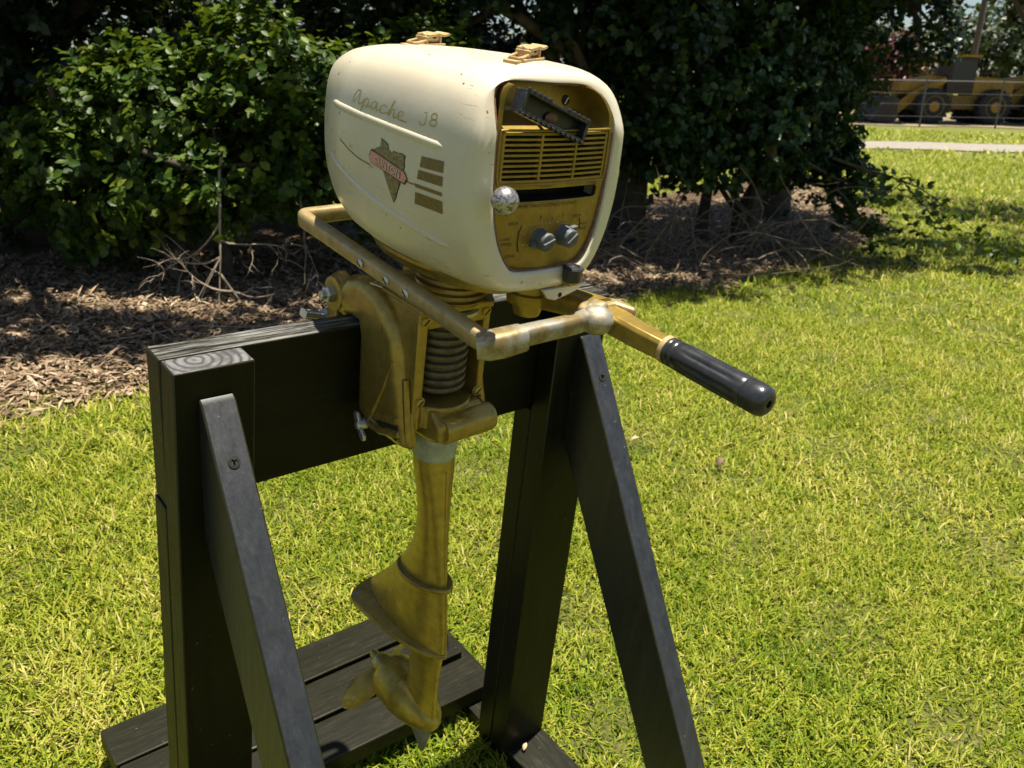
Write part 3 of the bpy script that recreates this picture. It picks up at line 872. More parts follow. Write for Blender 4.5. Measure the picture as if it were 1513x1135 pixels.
# box frame with open front
X0, X1, YF, YB, Z0, Z1 = 243.0, 343.0, -110.0, -40.0, -70.0, 55.0
hb = MB()
hb.box(X0, X0 + 13, YF, YB, Z0, Z1).box(X1 - 9, X1, YF, YB, Z0, Z1)
hb.box(X0 + 13, X1 - 9, YF, YB, 34, Z1 - 0.5).box(X0 + 13, X1 - 9, YB - 6, YB, Z0 + 0.5, 34)
house = mp('swivel_housing', hb, M_GOLD, bevel=2.0)
mp('top_plate', MB().prism([(X0 - 1, YF - 2), (X1 + 2, YF - 2), (X1 + 2, -20), (X0 + 2, 6), (X0 - 1, -4)], 2, 54, 60), M_GOLD, house, 1.5)
mp('name_plate', MB().obox((258, -22, 61), (0.93, 0.30, 0), (-0.30, 0.93, 0), (0, 0, 1), 23, 9, 0.7), M_STEEL, house)
mp('name_plate_print', MB().obox((252, -24, 61.9), (0.93, 0.30, 0), (-0.30, 0.93, 0), (0, 0, 1), 9, 5, 0.3).obox((270, -18, 61.9), (0.93, 0.30, 0), (-0.30, 0.93, 0), (0, 0, 1), 7, 5, 0.3), M_INK, house)
lower = MB()                                                   # rounded lower lip of the housing, half round towards the front
prof = [(X0, YB), (X0, YF + 6), (X0 + 8, YF - 1)] + [(AX - 2 + 38*math.cos(math.radians(a)), AY - 8 - 34*math.sin(math.radians(a))) for a in range(155, 20, -9)] + [(X1, YF + 8), (X1, YB)]
lower.prism(prof, 2, -92, -62)
mp('lower_lip', lower, M_GOLD, house, 2.0)
for (x, z) in ((X0 + 8, 45), (X1 - 8, 45), (X0 + 9, -56), (X1 - 7, -58)):
    sc_ = mp('housing_screw', MB().lathe((x, YF + 1, z), (0, -1, 0), [(0, 7.4), (1.6, 7.4), (1.7, 6.0), (3.6, 5.6), (4.2, 4.2), (4.2, 0.5)], 18), M_GOLDW, house, smooth=30)
    mp('screw_slot', MB().obox((x, YF - 3.1, z), (0.7, 0, 0.7), (0, 1, 0), (-0.7, 0, 0.7), 4.6, 0.5, 0.8), M_DARK, house)
bel = MB()
pr_ = [(-1, 27)]
for k in range(8):
    z = k*10.2
    pr_ += [(z + 0.5, 28.5), (z + 2, 33.0), (z + 5, 34.6), (z + 8, 34.0), (z + 9.3, 29.5)]
pr_ += [(84, 27)]
bel.lathe((AX - 2, AY + 2, -50), (0, 0, 1), pr_, 36)
mp('rubber_bellows', bel, M_RUST, smooth=25)
tb_ = MB().lathe((272, -128, -88), (1, 0.02, 0.03), [(0, 9), (0.1, 17), (2, 18.2), (68, 18.8), (73, 17), (75, 13), (76, 4)], 26)
mp('cross_tube', tb_, M_GOLD, smooth=35)
mp('tube_bore', MB().lathe((271.4, -128, -88), (1, 0.02, 0.03), [(0, 12), (0.6, 9), (1.2, 2)], 20), M_ALU)
web = MB().prism([(-120, -64), (-140, -78), (-138, -100), (-118, -106), (-60, -112), (-50, -70)], 0, 262, 335)
mp('neck_web', web, M_GOLD, bevel=5, seg=3)
hk = MB().tube([(X1 - 4, -112, -66), (X1 + 2, -116, -78), (X1 + 3, -118, -92), (X1 - 4, -120, -102)], 3.4, 8)
mp('cable_hook', hk, M_GOLD)
# clamp bracket: hook-shaped cheek over the beam
def arcp(cx, cz, r, a0, a1, n=10): return [(cx + r*math.cos(math.radians(a0 + (a1-a0)*i/n)), cz + r*math.sin(math.radians(a0 + (a1-a0)*i/n))) for i in range(n + 1)]
outl = arcp(58, 22, 25, -75, 130) + [(32, 52), (10, 59), (-16, 60), (-40, 54), (-60, 42), (-75, 24), (-84, 4), (-90, -18), (-100, -52), (-110, -82), (-117, -104), (-114, -113), (-100, -117), (-76, -119), (-50, -121), (-25, -119), (-8, -112), (-3.5, -100), (-2, -60), (-1.2, -10), (0, 2.5), (36, 2.8), (40.5, -2)]
def bracket(x0, x1, mirror=False):
    """cheek with a rounded shoulder: section inset on the outer side"""
    b = MB()
    n = len(outl); rings = []
    k_ = 1.0 if x1 > x0 else -1.0
    for (x, ins) in ((x0 + k_*14, 0.0), (x0 + k_*10, 0.8), (x0 + k_*6, 3.0), (x0 + k_*2.8, 7.0), (x0 + k_*0.8, 12.0), (x0, 16.5)):
        ring = []
        for i in range(n):
            p0, p1, p2 = np.array(outl[i-1]), np.array(outl[i]), np.array(outl[(i+1) % n])
            t = p2 - p0; t = t/np.linalg.norm(t); nn = np.array([-t[1], t[0]])
            q = p1 + nn*ins
            ring.append((x, q[0], q[1]))
        rings.append(ring)
    rings.insert(0, [(x1, p[0], p[1]) for p in outl])
    b.loft(rings)
    return b
brk = mp('clamp_bracket', bracket(230, 247), M_GOLD, smooth=55)
mp('bracket_bridge', MB().prism([(-3, 3), (-30, 12), (-30, 48), (5, 55), (35, 48), (70, 30), (70, -6), (42, -8), (41, 3)], 0, 240, 346), M_GOLD, brk, 3)
mp('clamp_bracket', bracket(360, 346), M_GOLD, smooth=55)
mp('raised_rib', MB().tube([(240, -97, -30), (239, -104, -62), (239, -110, -92), (239.5, -113, -103), (239, -105, -110), (239, -84, -113), (240, -60, -115)], 4.4, 8), M_GOLD, brk)
mp('raised_rib', MB().tube([(232, -80, -12), (230.5, -68, -48), (230.5, -50, -86), (232, -38, -110)], [1, 3.0, 3.4, 2.6], 8), M_GOLD, brk)
for (y0, z0, y1, z1) in ((-58, -92, -100, -80), (-60, -110, -102, -98)):
    q_ = MB().obox((231.2, (y0 + y1)/2, (z0 + z1)/2), (1, 0, 0), (0, y1 - y0, z1 - z0), (0, -(z1 - z0), y1 - y0), 1.6, math.hypot(y1 - y0, z1 - z0)/2, 3.6)
    for k in range(9):
        t = (k + 0.5)/9
        q_.obox((229.4, y0 + (y1 - y0)*t, z0 + (z1 - z0)*t), (1, 0, 0), (0, y1 - y0, z1 - z0), (0, -(z1 - z0), y1 - y0), 0.9, 1.1, 3.4)
    mp('tilt_quadrant', q_, M_GOLD, brk)
mp('tilt_slot', MB().obox((230.8, -80, -95), (1, 0, 0), (0, -42, 12), (0, -12, -42), 1.0, 22, 3.0), M_DARK, brk)
mp('bolt_boss', MB().lathe((233, 58, 20), (-1, 0, 0), [(0, 22), (3, 21), (4, 17), (4.2, 14)], 24), M_GOLD, brk)
hexn = MB().lathe((230, 58, 20), (-1, 0, 0), [(0, 11), (9, 11), (10.5, 9)], 6)
nut = mp('tilt_nut', hexn, M_STEEL, bevel=0.6)
mp('bolt_end', MB().lathe((220, 58, 20), (-1, 0, 0), [(0, 6), (6, 6), (7, 5)], 14), M_STEEL, nut)
mp('washer', MB().lathe((231.5, 58, 20), (-1, 0, 0), [(0, 15), (2.0, 15)], 20), M_ALU, nut)
wn = MB().lathe((232, -30, -118), (-1, 0, 0), [(0, 7), (8, 6), (13, 5), (14, 3)], 14)
wn.prism([(-33, -115), (-27, -103), (-20, -103), (-18, -108), (-24, -118)], 0, 220.5, 225.5)
wn.prism([(-36, -121), (-44, -127), (-44, -134), (-38, -135), (-28, -124)], 0, 220.5, 225.5)
mp('wing_nut', wn, M_STEEL, bevel=1.2, smooth=35)
mp('tilt_rod', MB().tube([(232, -24, -116), (232, -62, -112), (232, -104, -96)], 4.2, 8), M_GOLDW, brk)
for x in (252, 334):
    cs = mp('clamp_screw', MB().lathe((x, 40, -34), (0, 1, 0), [(0, 13), (4, 13), (4.2, 6), (62, 6), (63, 9), (76, 9), (77, 6)], 16), M_STEEL, smooth=35)
    mp('clamp_handle', MB().tube([(x - 34, 110, -24), (x - 30, 110, -25), (x + 30, 110, -43), (x + 34, 110, -44)], [7, 6, 6, 7], 12, (0.8, 1.25)), M_STEEL, cs)
    mp('screw_block', MB().box(x - 13, x + 13, 62, 90, -50, 4), M_GOLD, brk, 4)
# ---- drive leg
def leg_ring(z, cx, yf, yb, hw, n=28, sharp=1.0):
    out = []
    c = (yf + yb)/2; h_ = (yb - yf)/2
    for k in range(n):
        a = 2*math.pi*k/n
        yy = c + h_*math.cos(a)
        xx = hw*math.copysign(abs(math.sin(a))**sharp, math.sin(a))
        out.append((cx + xx, yy, z))
    return out
mp('leg_collar', MB().lathe((296, -89, -146), (0, 0, 1), [(0, 26.5), (2, 27.5), (34, 27.5), (40, 27)], 36), M_PRIMER, smooth=40)
leg = MB()
LEG = [(-140, 296, -115, -62.5, 26.2, 1), (-160, 296.5, -117, -63, 25.6, 1), (-180, 297, -119, -65, 23.5, 1.02), (-205, 298, -120.5, -69, 20.5, 1.05), (-235, 299, -123, -70.5, 18.0, 1.1), (-265, 299.5, -126, -68, 17.0, 1.15),
       (-295, 300, -130, -60, 17.2, 1.2), (-325, 300.5, -135, -45, 18.0, 1.25), (-350, 301, -139, -30, 19.0, 1.25), (-375, 301, -143, -12, 20.0, 1.25), (-400, 301, -146.5, 8, 21.5, 1.25), (-420, 301, -149, 26, 23.0, 1.2), (-434, 301, -150, 38, 25.0, 1.15)]
leg.loft([leg_ring(*q[:5], sharp=q[5]) for q in LEG])
drive = mp('drive_leg', leg, M_LEG, smooth=60)
mp('parting_line', MB().tube([(q[1] + 0.2, q[2] - 0.2, q[0]) for q in LEG[1:]], 0.9, 6), M_LEG, drive)
def interp_leg(z):
    a = np.array(LEG); k = np.argsort(a[:, 0])
    return [float(np.interp(z, a[k, 0], a[k, c])) for c in range(1, 6)]
lip = MB(); rr = []
for (g, dz) in ((0.0, -4), (7.0, -4), (9.0, -2), (9.0, 1), (7.0, 3), (0.0, 3)):
    ring = []
    for k in range(36):
        a = 2*math.pi*k/36
        zz = -338 + dz
        cx, yf, yb, hw, sh = interp_leg(zz)
        yy = (yf + yb)/2 + ((yb - yf)/2 + g*0.8)*math.cos(a); xx = (hw + g)*math.copysign(abs(math.sin(a))**sh, math.sin(a))
        ring.append((cx + xx, yy, zz - 0.16*(yy + 95)))
    rr.append(ring)
lip.loft(rr, False, False)
mp('splash_lip', lip, M_GOLD, drive, smooth=50)
pl_ = [(0, -153), (14, -142), (26, -122), (36, -92), (43, -58), (48, -22), (50, 4), (48, 18), (40, 27), (22, 36), (0, 41)]
pl_full = [(301 + a, b_) for a, b_ in pl_] + [(301 - a, b_) for a, b_ in pl_[-2:0:-1]]
mp('cavitation_plate', MB().loft([[(301 + (x - 301)*t, -50 + (y + 50)*t, z) for x, y in pl_full] for z, t in ((-441, 0.97), (-440, 1.0), (-435.5, 1.0), (-434.5, 0.98))]), M_GOLDW, drive, smooth=45)
mp('strut', MB().loft([leg_ring(z, 301, yf, yb, hw, 24, 1.25) for z, yf, yb, hw in ((-438, -147, -58, 17), (-450, -145, -68, 14), (-490, -142, -74, 12.5), (-530, -143, -74, 13), (-550, -146, -66, 16), (-562, -148, -60, 19))]), M_LEG, drive, smooth=55)
mp('gearcase', MB().lathe((301, -28, -569), (0, -1, 0.0), [(0, 29), (1.5, 33.5), (8, 36), (26, 37.2), (48, 36.5), (72, 33), (92, 27), (108, 19), (119, 10), (124, 2)], 36), M_LEG, drive, smooth=60)
mp('gearcase_seam', MB().lathe((301, -74, -569), (0, -1, 0.0), [(0, 36.2), (0.4, 37.3), (2.2, 37.2), (2.6, 36.0)], 36), M_GOLDW, drive, smooth=30)
sk = MB().loft([[(301 + w*math.cos(a)*1, cy + h_*math.sin(a), z) for a in [2*math.pi*k/16 for k in range(16)]] for z, cy, h_, w in ((-592, -104, 34, 7), (-604, -107, 30, 4.5), (-622, -113, 20, 3.4), (-636, -119, 10, 2.6), (-643, -121, 3, 1.6))])
mp('skeg', sk, M_ALU, drive, smooth=50)
# propeller, two blades, axis along y
prop = mp('propeller', MB().lathe((301, -27, -569), (0, 1, -0.06), [(0, 21), (3, 20), (20, 17), (32, 13), (35, 8), (46, 7), (50, 5), (51, 2)], 26), M_GOLDW, smooth=45)
def blade(ang):
    """ang measured in the xz plane; the blade is a pitched rounded oval"""
    b = MB(); nr, nc = 14, 9; front, back = [], []
    d = np.array([math.cos(ang), 0, math.sin(ang)]); t = np.array([-math.sin(ang), 0, math.cos(ang)])
    for i in range(nr + 1):
        r = 12 + 73*i/nr; u = i/nr
        half = 8 + 12*math.sin(min(1.0, u*1.05)**0.8*math.pi*0.93)**0.8 if u < 1 else 3
        pitch = -math.radians(58 - 30*u)
        row = []
        for j in range(nc):
            s_ = (j/(nc - 1) - 0.5)*2*half
            p = np.array([301, -12, -570.0]) + d*r*(1 - 0.05*(s_/30)**2) + t*s_*math.cos(pitch) + np.array([0, 1, 0])*(s_*math.sin(pitch) + 3*u)
            row.append(p)
        front.append(row)
    vs, fs = [], []
    for sgn in (0, 1):
        for i, row in enumerate(front):
            for j, p in enumerate(row):
                th_ = (2.2*(1 - i/nr) + 0.5)*math.sin(math.pi*(j + 0.35)/(nc - 0.3))
                vs.append(tuple(p + np.array([0, 1, 0])*th_*(1 if sgn else -1)*0.8))
    N = (nr + 1)*nc
    for i in range(nr):
        for j in range(nc - 1):
            a = i*nc + j
            fs.append((a, a+1, a+nc+1, a+nc)); fs.append((N+a, N+a+nc, N+a+nc+1, N+a+1))
    for i in range(nr):
        for j in (0, nc - 1):
            a = i*nc + j; fs.append((a, a+nc, N+a+nc, N+a))
    for j in range(nc - 1):
        for i in (0, nr):
            a = i*nc + j; fs.append((a, a+1, N+a+1, N+a))
    return b.add(vs, fs)
for a in (math.radians(218), math.radians(38)):
    mp('blade', blade(a), M_GOLDW, prop, smooth=60)
# ---- carrying and steering bar
def rounded(path, r=16, n=5):
    p = [Vector(q) for q in path]; out = [p[0]]
    for i in range(1, len(p) - 1):
        a = (p[i-1] - p[i]); b_ = (p[i+1] - p[i])
        ra = min(r, a.length*0.45); rb = min(r, b_.length*0.45)
        s0 = p[i] + a.normalized()*ra; s1 = p[i] + b_.normalized()*rb
        for k in range(n + 1):
            t = k/n; out.append(s0*(1-t)**2 + p[i]*2*t*(1-t) + s1*t*t)
    out.append(p[-1]); return out
ZB, ZF = 93.0, 81.0
left_bar = rounded([(262, -251, 83), (225, -246, ZF), (226, -120, 85), (227, 60, 91), (227, 138, ZB), (303, 146, ZB), (382, 138, ZB), (383, 30, 90)], 15)
bar = mp('carrying_bar', MB().tube(left_bar, 10.2, 16, (1.0, 0.82)), M_BAR, smooth=50)
mp('corner_block', MB().tube([(216, -243, 79), (224, -249, 80.5), (236, -252.5, 82), (262, -254, 84)], [12, 13.5, 13.5, 12.5], 14, (1.0, 1.05)), M_BARW, bar, smooth=40)
front = [(258, -253, 85), (300, -254, 86), (335, -253, 86), (358, -248, 87), (380, -240, 88)]
mp('front_bar', MB().tube(rounded(front, 20), [10.2]*3 + [10]*(len(rounded(front, 20)) - 5) + [12, 13], 16, (1.0, 0.9)), M_BARW, bar, smooth=50)
for (y, z) in ((-24, 87), (-78, 86), (-117, 85)):
    mp('bar_screw', MB().lathe((217.5, y, z), (-1, 0, 0), [(0, 5.4), (1.2, 5.2), (2.2, 3.8), (2.4, 0.5)], 14), M_STEEL, bar)
    mp('screw_slot', MB().obox((215.0, y, z), (0, 0.8, 0.6), (1, 0, 0), (0, -0.6, 0.8), 4, 0.4, 0.7), M_DARK, bar)
arm = MB().tube([(388, -118, 70), (388, -160, 74), (387, -205, 82), (386, -240, 88)], [20, 19, 17, 16], 16, (0.8, 1.0))
sarm = mp('steering_arm', arm, M_GOLD, smooth=50)
mp('arm_hub', MB().lathe((372, -138, 48), (0, 0, 1), [(0, 15), (6, 17), (14, 17), (15, 25), (28, 27), (30, 24), (46, 24), (47, 30), (62, 30)], 28), M_GOLD, sarm, smooth=35)
mp('hinge_knuckle', MB().ball((364, -254, 86), 19, 19, 15.5, 22, 14), M_BARW, sarm)
mp('hinge_fork', MB().prism([(352, -236), (358, -262), (372, -270), (378, -246), (400, -246), (404, -268), (412, -266), (413, -240), (402, -226), (372, -222)], 2, 76, 97), M_BAR, sarm, 3)
mp('hinge_pin', MB().lathe((352, -257, 84), (1, 0, 0), [(0, 6), (64, 6), (65, 4)], 12), M_STEEL, sarm)
til = MB()
tr_ = []
for (y, w, h0, h1) in ((-236, 12, 75, 94), (-262, 14, 70, 94), (-290, 12.5, 69, 92), (-332, 11, 69.5, 91)):
    tr_.append([(389 + x, y, z) for x, z in ((-w, h0 + 2), (-w + 3, h0), (w - 3, h0), (w, h0 + 2), (w, h1 - 4), (w - 3, h1), (-w + 3, h1), (-w, h1 - 4))])
til.loft(tr_)
tiller = mp('tiller_arm', til, M_GOLD, bevel=1.0, smooth=35)
mp('ferrule', MB().lathe((389, -329, 80.5), (0, -1, -0.015), [(0, 13), (1, 14.6), (6, 14.6), (7, 13)], 26), M_LATCH, tiller, smooth=30)
gr = MB(); rr = []
for (d, r, fl) in ((0, 13, 0), (1, 14.3, 0), (5, 14.6, 0), (6, 13.8, 0), (8, 14.6, 0), (13, 14.4, 0), (14, 13.7, 0), (16, 14.5, 0), (24, 14.8, 0.2), (34, 15.0, 1), (60, 15.2, 1), (90, 15.3, 1), (100, 15.4, 0.3), (106, 15.5, 0), (107, 14.8, 0), (109, 15.5, 0), (112, 14.9, 0), (114, 15.6, 0), (126, 15.4, 0), (131, 14, 0), (134, 11, 0), (135, 7, 0), (134.6, 4, 0), (131, 3.6, 0), (131, 0.4, 0)):
    ring = []
    for k in range(48):
        a = 2*math.pi*k/48
        q = r - fl*2.0*max(0.0, math.cos(a*8))**2
        ring.append((389 + q*math.cos(a), -335 - d*0.9, 80.4 - 0.015*d + q*math.sin(a)))
    rr.append(ring)
gr.loft(rr)
mp('hand_grip', gr, M_GRIP, tiller, smooth=50)
# fuel fitting and cap under the right front corner
fc = mp('fuel_fitting', MB().lathe((369, -164, 106), (-0.22, -1, 0.06), [(0, 12), (28, 12), (30, 13.5), (43, 13.5), (43.2, 8.5), (32, 8)], 22), M_GOLD, smooth=35)
mp('filler_cap', MB().lathe((334, -238, 127), (0, 0, 1), [(0, 8.5), (1, 9.6), (12, 10), (14, 11), (15.5, 10), (16, 7), (14.5, 6)], 24), M_RUBBER, fc, smooth=30)
mp('cap_bracket', MB().obox((336, -228, 124), (1, 0, 0), (0, 1, 0), (0, 0, 1), 6, 12, 2.2), M_GOLD, fc, 0.6)
tabm = MB().prism([(306, 117), (314, 107), (324, 104), (352, 111), (366, 118)], 1, -229, -224)
mp('cowl_clip', tabm, M_CREAM, cowl, 0.8)
mp('clip_rivet', MB().lathe((330, -228, 109.5), (0, -1, 0), [(0, 3), (1.6, 2.4), (1.7, 0.6)], 12), M_DARK, cowl)

# ------------------------------------------------------------------ leaves, shrubs and trees
def unit(v): return v/np.maximum(np.linalg.norm(v, axis=-1, keepdims=True), 1e-9)
LEAF = np.array([(0, 0, 0), (0.30, 0.28, 0.07), (0.33, 0.62, 0.06), (0, 1.0, -0.03), (-0.33, 0.62, 0.06), (-0.30, 0.28, 0.07)])
LEAF_F = np.array([(0, 1, 2, 3), (0, 3, 4, 5)])
QUAD = np.array([(0, 0, 0), (0.36, 0.45, 0.05), (0, 1.0, 0), (-0.36, 0.45, 0.05)])
QUAD_F = np.array([(0, 1, 2, 3)])
STRAW = QUAD*np.array([0.16, 1, 1])
def leaf_cloud(pos, nrm, size, tint, r, droop=0.3, dirs=None, jit=0.55, LEAF=LEAF, LEAF_F=LEAF_F):
    """pos (n,3), nrm preferred facing (n,3), size (n,), dirs preferred stalk-to-tip direction"""
    n = len(pos)
    up = unit(nrm + r.normal(0, jit, (n, 3)))
    d = unit(r.normal(0, 1, (n, 3)) + np.array([0, 0, -droop])) if dirs is None else unit(dirs + r.normal(0, 0.35, (n, 3)))
    d = unit(d - up*np.sum(d*up, 1, keepdims=True))
    s = np.cross(d, up)
    L_ = LEAF[None]*size[:, None, None]
    v = pos[:, None, :] + s[:, None, :]*L_[..., 0:1] + d[:, None, :]*L_[..., 1:2] + up[:, None, :]*L_[..., 2:3]*1.3
    nv = len(LEAF)
    f = (np.arange(n)[:, None, None]*nv + LEAF_F[None]).reshape(-1, 4)
    return v.reshape(-1, 3), f, np.repeat(tint, nv)
def crown_points(blobs, n, r, shell=0.55, shoot=0.13):
    """leafy shoots spread through a union of ellipsoids (cx,cy,cz,rx,ry,rz); returns leaf base, facing, tint, direction"""
    B = np.array(blobs, float)
    wgt = (B[:, 3]*B[:, 4]*B[:, 5])**0.72; wgt /= wgt.sum()
    per = 11
    ncl = max(8, n//per)
    # a few boughs per blob gather the shoots, leaving hollows between them
    nb = 16
    bd = unit(r.normal(0, 1, (len(B), nb, 3))); brad = r.uniform(0.62, 1.08, (len(B), nb))
    k = r.choice(len(B), ncl, p=wgt); q = r.integers(0, nb, ncl)
    d = unit(bd[k, q] + r.normal(0, 0.33, (ncl, 3)))
    rad = r.uniform(0, 1, ncl)**(1/3.0)
    rad = (shell*(0.70 + 0.30*rad) + (1 - shell)*rad)*brad[k, q]*r.uniform(0.86, 1.10, ncl)
    c = B[k, :3] + d*B[k, 3:6]*rad[:, None]
    out = unit(unit(d/B[k, 3:6]) + np.array([0, 0, 0.55]) + r.normal(0, 0.45, (ncl, 3)))
    ln = shoot*r.uniform(0.6, 1.4, ncl)
    cl_t = r.uniform(0, 1, ncl)
    j = np.repeat(np.arange(ncl), per)[:n]
    m_ = len(j)
    u = r.uniform(0, 1, m_)
    p = c[j] + out[j]*(ln[j]*u)[:, None] + r.normal(0, 0.006, (m_, 3))
    rd = r.normal(0, 1, (m_, 3)); rd = unit(rd - out[j]*np.sum(rd*out[j], 1, keepdims=True))
    dirs = unit(rd + out[j]*(0.25 + 0.9*u)[:, None])
    nr = unit(out[j]*1.0 - rd*0.25 + np.array([0, 0, 0.35]))
    t = np.clip(0.45*cl_t[j] + 0.30*r.uniform(0, 1, m_) + 0.28*u**2, 0, 1)
    return p, nr, t, dirs
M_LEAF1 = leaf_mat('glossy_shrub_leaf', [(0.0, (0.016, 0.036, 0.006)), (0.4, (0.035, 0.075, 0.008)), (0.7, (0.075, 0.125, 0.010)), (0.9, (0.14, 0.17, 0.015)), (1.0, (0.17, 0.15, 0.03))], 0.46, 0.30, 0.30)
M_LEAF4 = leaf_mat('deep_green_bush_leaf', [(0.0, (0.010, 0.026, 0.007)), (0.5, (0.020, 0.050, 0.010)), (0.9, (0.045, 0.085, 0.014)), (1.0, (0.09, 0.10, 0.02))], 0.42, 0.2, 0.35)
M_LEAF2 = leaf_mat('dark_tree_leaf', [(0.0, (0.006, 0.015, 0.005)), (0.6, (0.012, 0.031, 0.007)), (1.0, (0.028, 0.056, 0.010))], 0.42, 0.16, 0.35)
M_LEAF3 = leaf_mat('far_tree_leaf', [(0.0, (0.012, 0.026, 0.008)), (1.0, (0.045, 0.075, 0.018))], 0.5, 0.2)
M_LEAFR = leaf_mat('red_blossom_leaf', [(0.0, (0.02, 0.025, 0.01)), (0.5, (0.07, 0.008, 0.012)), (1.0, (0.14, 0.012, 0.022))], 0.5, 0.2)
M_BARK = plain('grey_brown_bark', (0.060, 0.046, 0.034), 0.9, 0, 0.5, 22, 0.6)
M_TWIG = plain('bleached_twig', (0.30, 0.24, 0.17), 0.8, 0, 0.35, 40, 0.3)
M_TWIGD = plain('brown_vine', (0.15, 0.115, 0.075), 0.85, 0, 0.4, 40, 0.3)

def branch(mb, p, d, length, rad, depth, r, bend=0.25, kids=3, seg=6, sides=6, grav=0.0):
    pts, rs = [Vector(p)], [rad]
    d = Vector(d).normalized(); cur = Vector(p); nodes = []
    for i in range(seg):
        d = (d + Vector(r.normal(0, bend, 3)) + Vector((0, 0, grav))).normalized()
        cur = cur + d*(length/seg); pts.append(cur.copy()); rs.append(rad*(1 - 0.75*(i + 1)/seg)); nodes.append((cur.copy(), d.copy(), rs[-1]))
    mb.tube(pts, rs, sides)
    if depth > 0:
        for k in range(kids):
            q, dd, rr2 = nodes[int(r.integers(seg//3, seg))]
            nd = (dd + Vector(r.normal(0, 0.75, 3))).normalized()
            branch(mb, q, nd, length*r.uniform(0.4, 0.7), max(rr2*0.75, 0.0012), depth - 1, r, bend, kids, seg, sides, grav)
    return nodes
def plant(name, label, cat, base, blobs, n, size, m, trunk_r, seed, group=None, stems=1, shell=0.6, vary=0.35, cl_droop=0.3):
    r = np.random.default_rng(seed)
    bz = float(terrain(base[0], base[1])) - 0.03
    root = empty(name, loc=(base[0], base[1], bz)); tag(root, label, cat, group)
    tk = MB()
    top = max(b[2] for b in blobs) - bz
    for s_ in range(stems):
        off = Vector((r.normal(0, 0.12*(stems > 1)), r.normal(0, 0.10*(stems > 1)), 0))
        pts = [off + Vector((r.normal(0, 0.05)*i, r.normal(0, 0.05)*i, top*0.85*i/6.0)) for i in range(7)]
        tk.tube(pts, [trunk_r*(1.25 if i == 0 else 1 - 0.11*i) for i in range(7)], 9)
        for b in blobs:
            if stems > 1 and r.uniform() > 0.6: continue
            e = Vector((b[0] - base[0], b[1] - base[1], b[2] - bz)); s0 = pts[int(r.integers(1, 5))]
            mid = s0.lerp(e, 0.5) + Vector(r.normal(0, 0.10, 3))
            tk.tube([s0, mid, e], [trunk_r*0.42, trunk_r*0.30, trunk_r*0.12], 6)
            for q in range(4):
                dd = Vector(r.normal(0, 1, 3)); dd.normalize()
                tk.tube([mid.lerp(e, 0.6), e + Vector((dd.x*b[3]*0.5, dd.y*b[4]*0.5, dd.z*b[5]*0.5)), e + Vector((dd.x*b[3]*0.9, dd.y*b[4]*0.9, dd.z*b[5]*0.9))], [trunk_r*0.15, trunk_r*0.08, 0.002], 5)
    tk.build('trunk', M_BARK, root, smooth=60)
    p, nr, t, dr = crown_points(blobs, n, r, shell, size*2.2)
    keep = p[:, 2] > terrain(p[:, 0], p[:, 1]) + 0.03
    p, nr, t, dr = p[keep], nr[keep], t[keep], dr[keep]
    v, f, tt = leaf_cloud(p - np.array([base[0], base[1], bz]), nr, size*r.uniform(1 - vary, 1 + vary, len(p)), t, r, cl_droop, dr, 0.3, *((LEAF, LEAF_F) if m in (M_LEAF1, M_LEAF4) else (QUAD, QUAD_F)))
    np_mesh('crown', v, f, m, root, {'tint': tt})
    return root

shrub = plant('broadleaf_shrub', 'glossy green broadleaf shrub catching the sun left of the motor', 'shrub', (-1.55, 4.25),
      [(-1.55, 4.15, 1.00, 0.55, 0.45, 0.36), (-1.05, 4.2, 1.05, 0.50, 0.45, 0.36), (-0.75, 4.35, 0.80, 0.42, 0.45, 0.40), (-1.9, 4.2, 0.78, 0.50, 0.45, 0.38), (-1.35, 4.0, 0.72, 0.55, 0.38, 0.26),
       (-0.55, 4.5, 1.10, 0.40, 0.40, 0.40), (-2.2, 4.4, 0.62, 0.42, 0.4, 0.34), (-1.2, 4.05, 1.30, 0.22, 0.22, 0.20)], 36000, 0.043, M_LEAF1, 0.030, 21, stems=4, shell=0.6)
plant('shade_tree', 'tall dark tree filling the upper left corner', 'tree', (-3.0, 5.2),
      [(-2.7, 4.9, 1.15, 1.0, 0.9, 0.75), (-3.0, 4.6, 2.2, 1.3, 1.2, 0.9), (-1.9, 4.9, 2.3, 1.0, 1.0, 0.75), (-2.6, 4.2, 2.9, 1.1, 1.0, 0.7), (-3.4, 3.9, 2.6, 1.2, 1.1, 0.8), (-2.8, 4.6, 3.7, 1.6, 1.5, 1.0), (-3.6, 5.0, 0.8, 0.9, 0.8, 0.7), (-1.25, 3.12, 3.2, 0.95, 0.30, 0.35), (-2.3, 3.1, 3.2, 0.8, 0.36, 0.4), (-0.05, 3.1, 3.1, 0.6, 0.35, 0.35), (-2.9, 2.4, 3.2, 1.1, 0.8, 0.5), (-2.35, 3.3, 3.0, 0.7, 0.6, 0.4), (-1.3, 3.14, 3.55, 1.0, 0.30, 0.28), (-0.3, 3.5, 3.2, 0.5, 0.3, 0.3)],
      118000, 0.056, M_LEAF2, 0.13, 22)
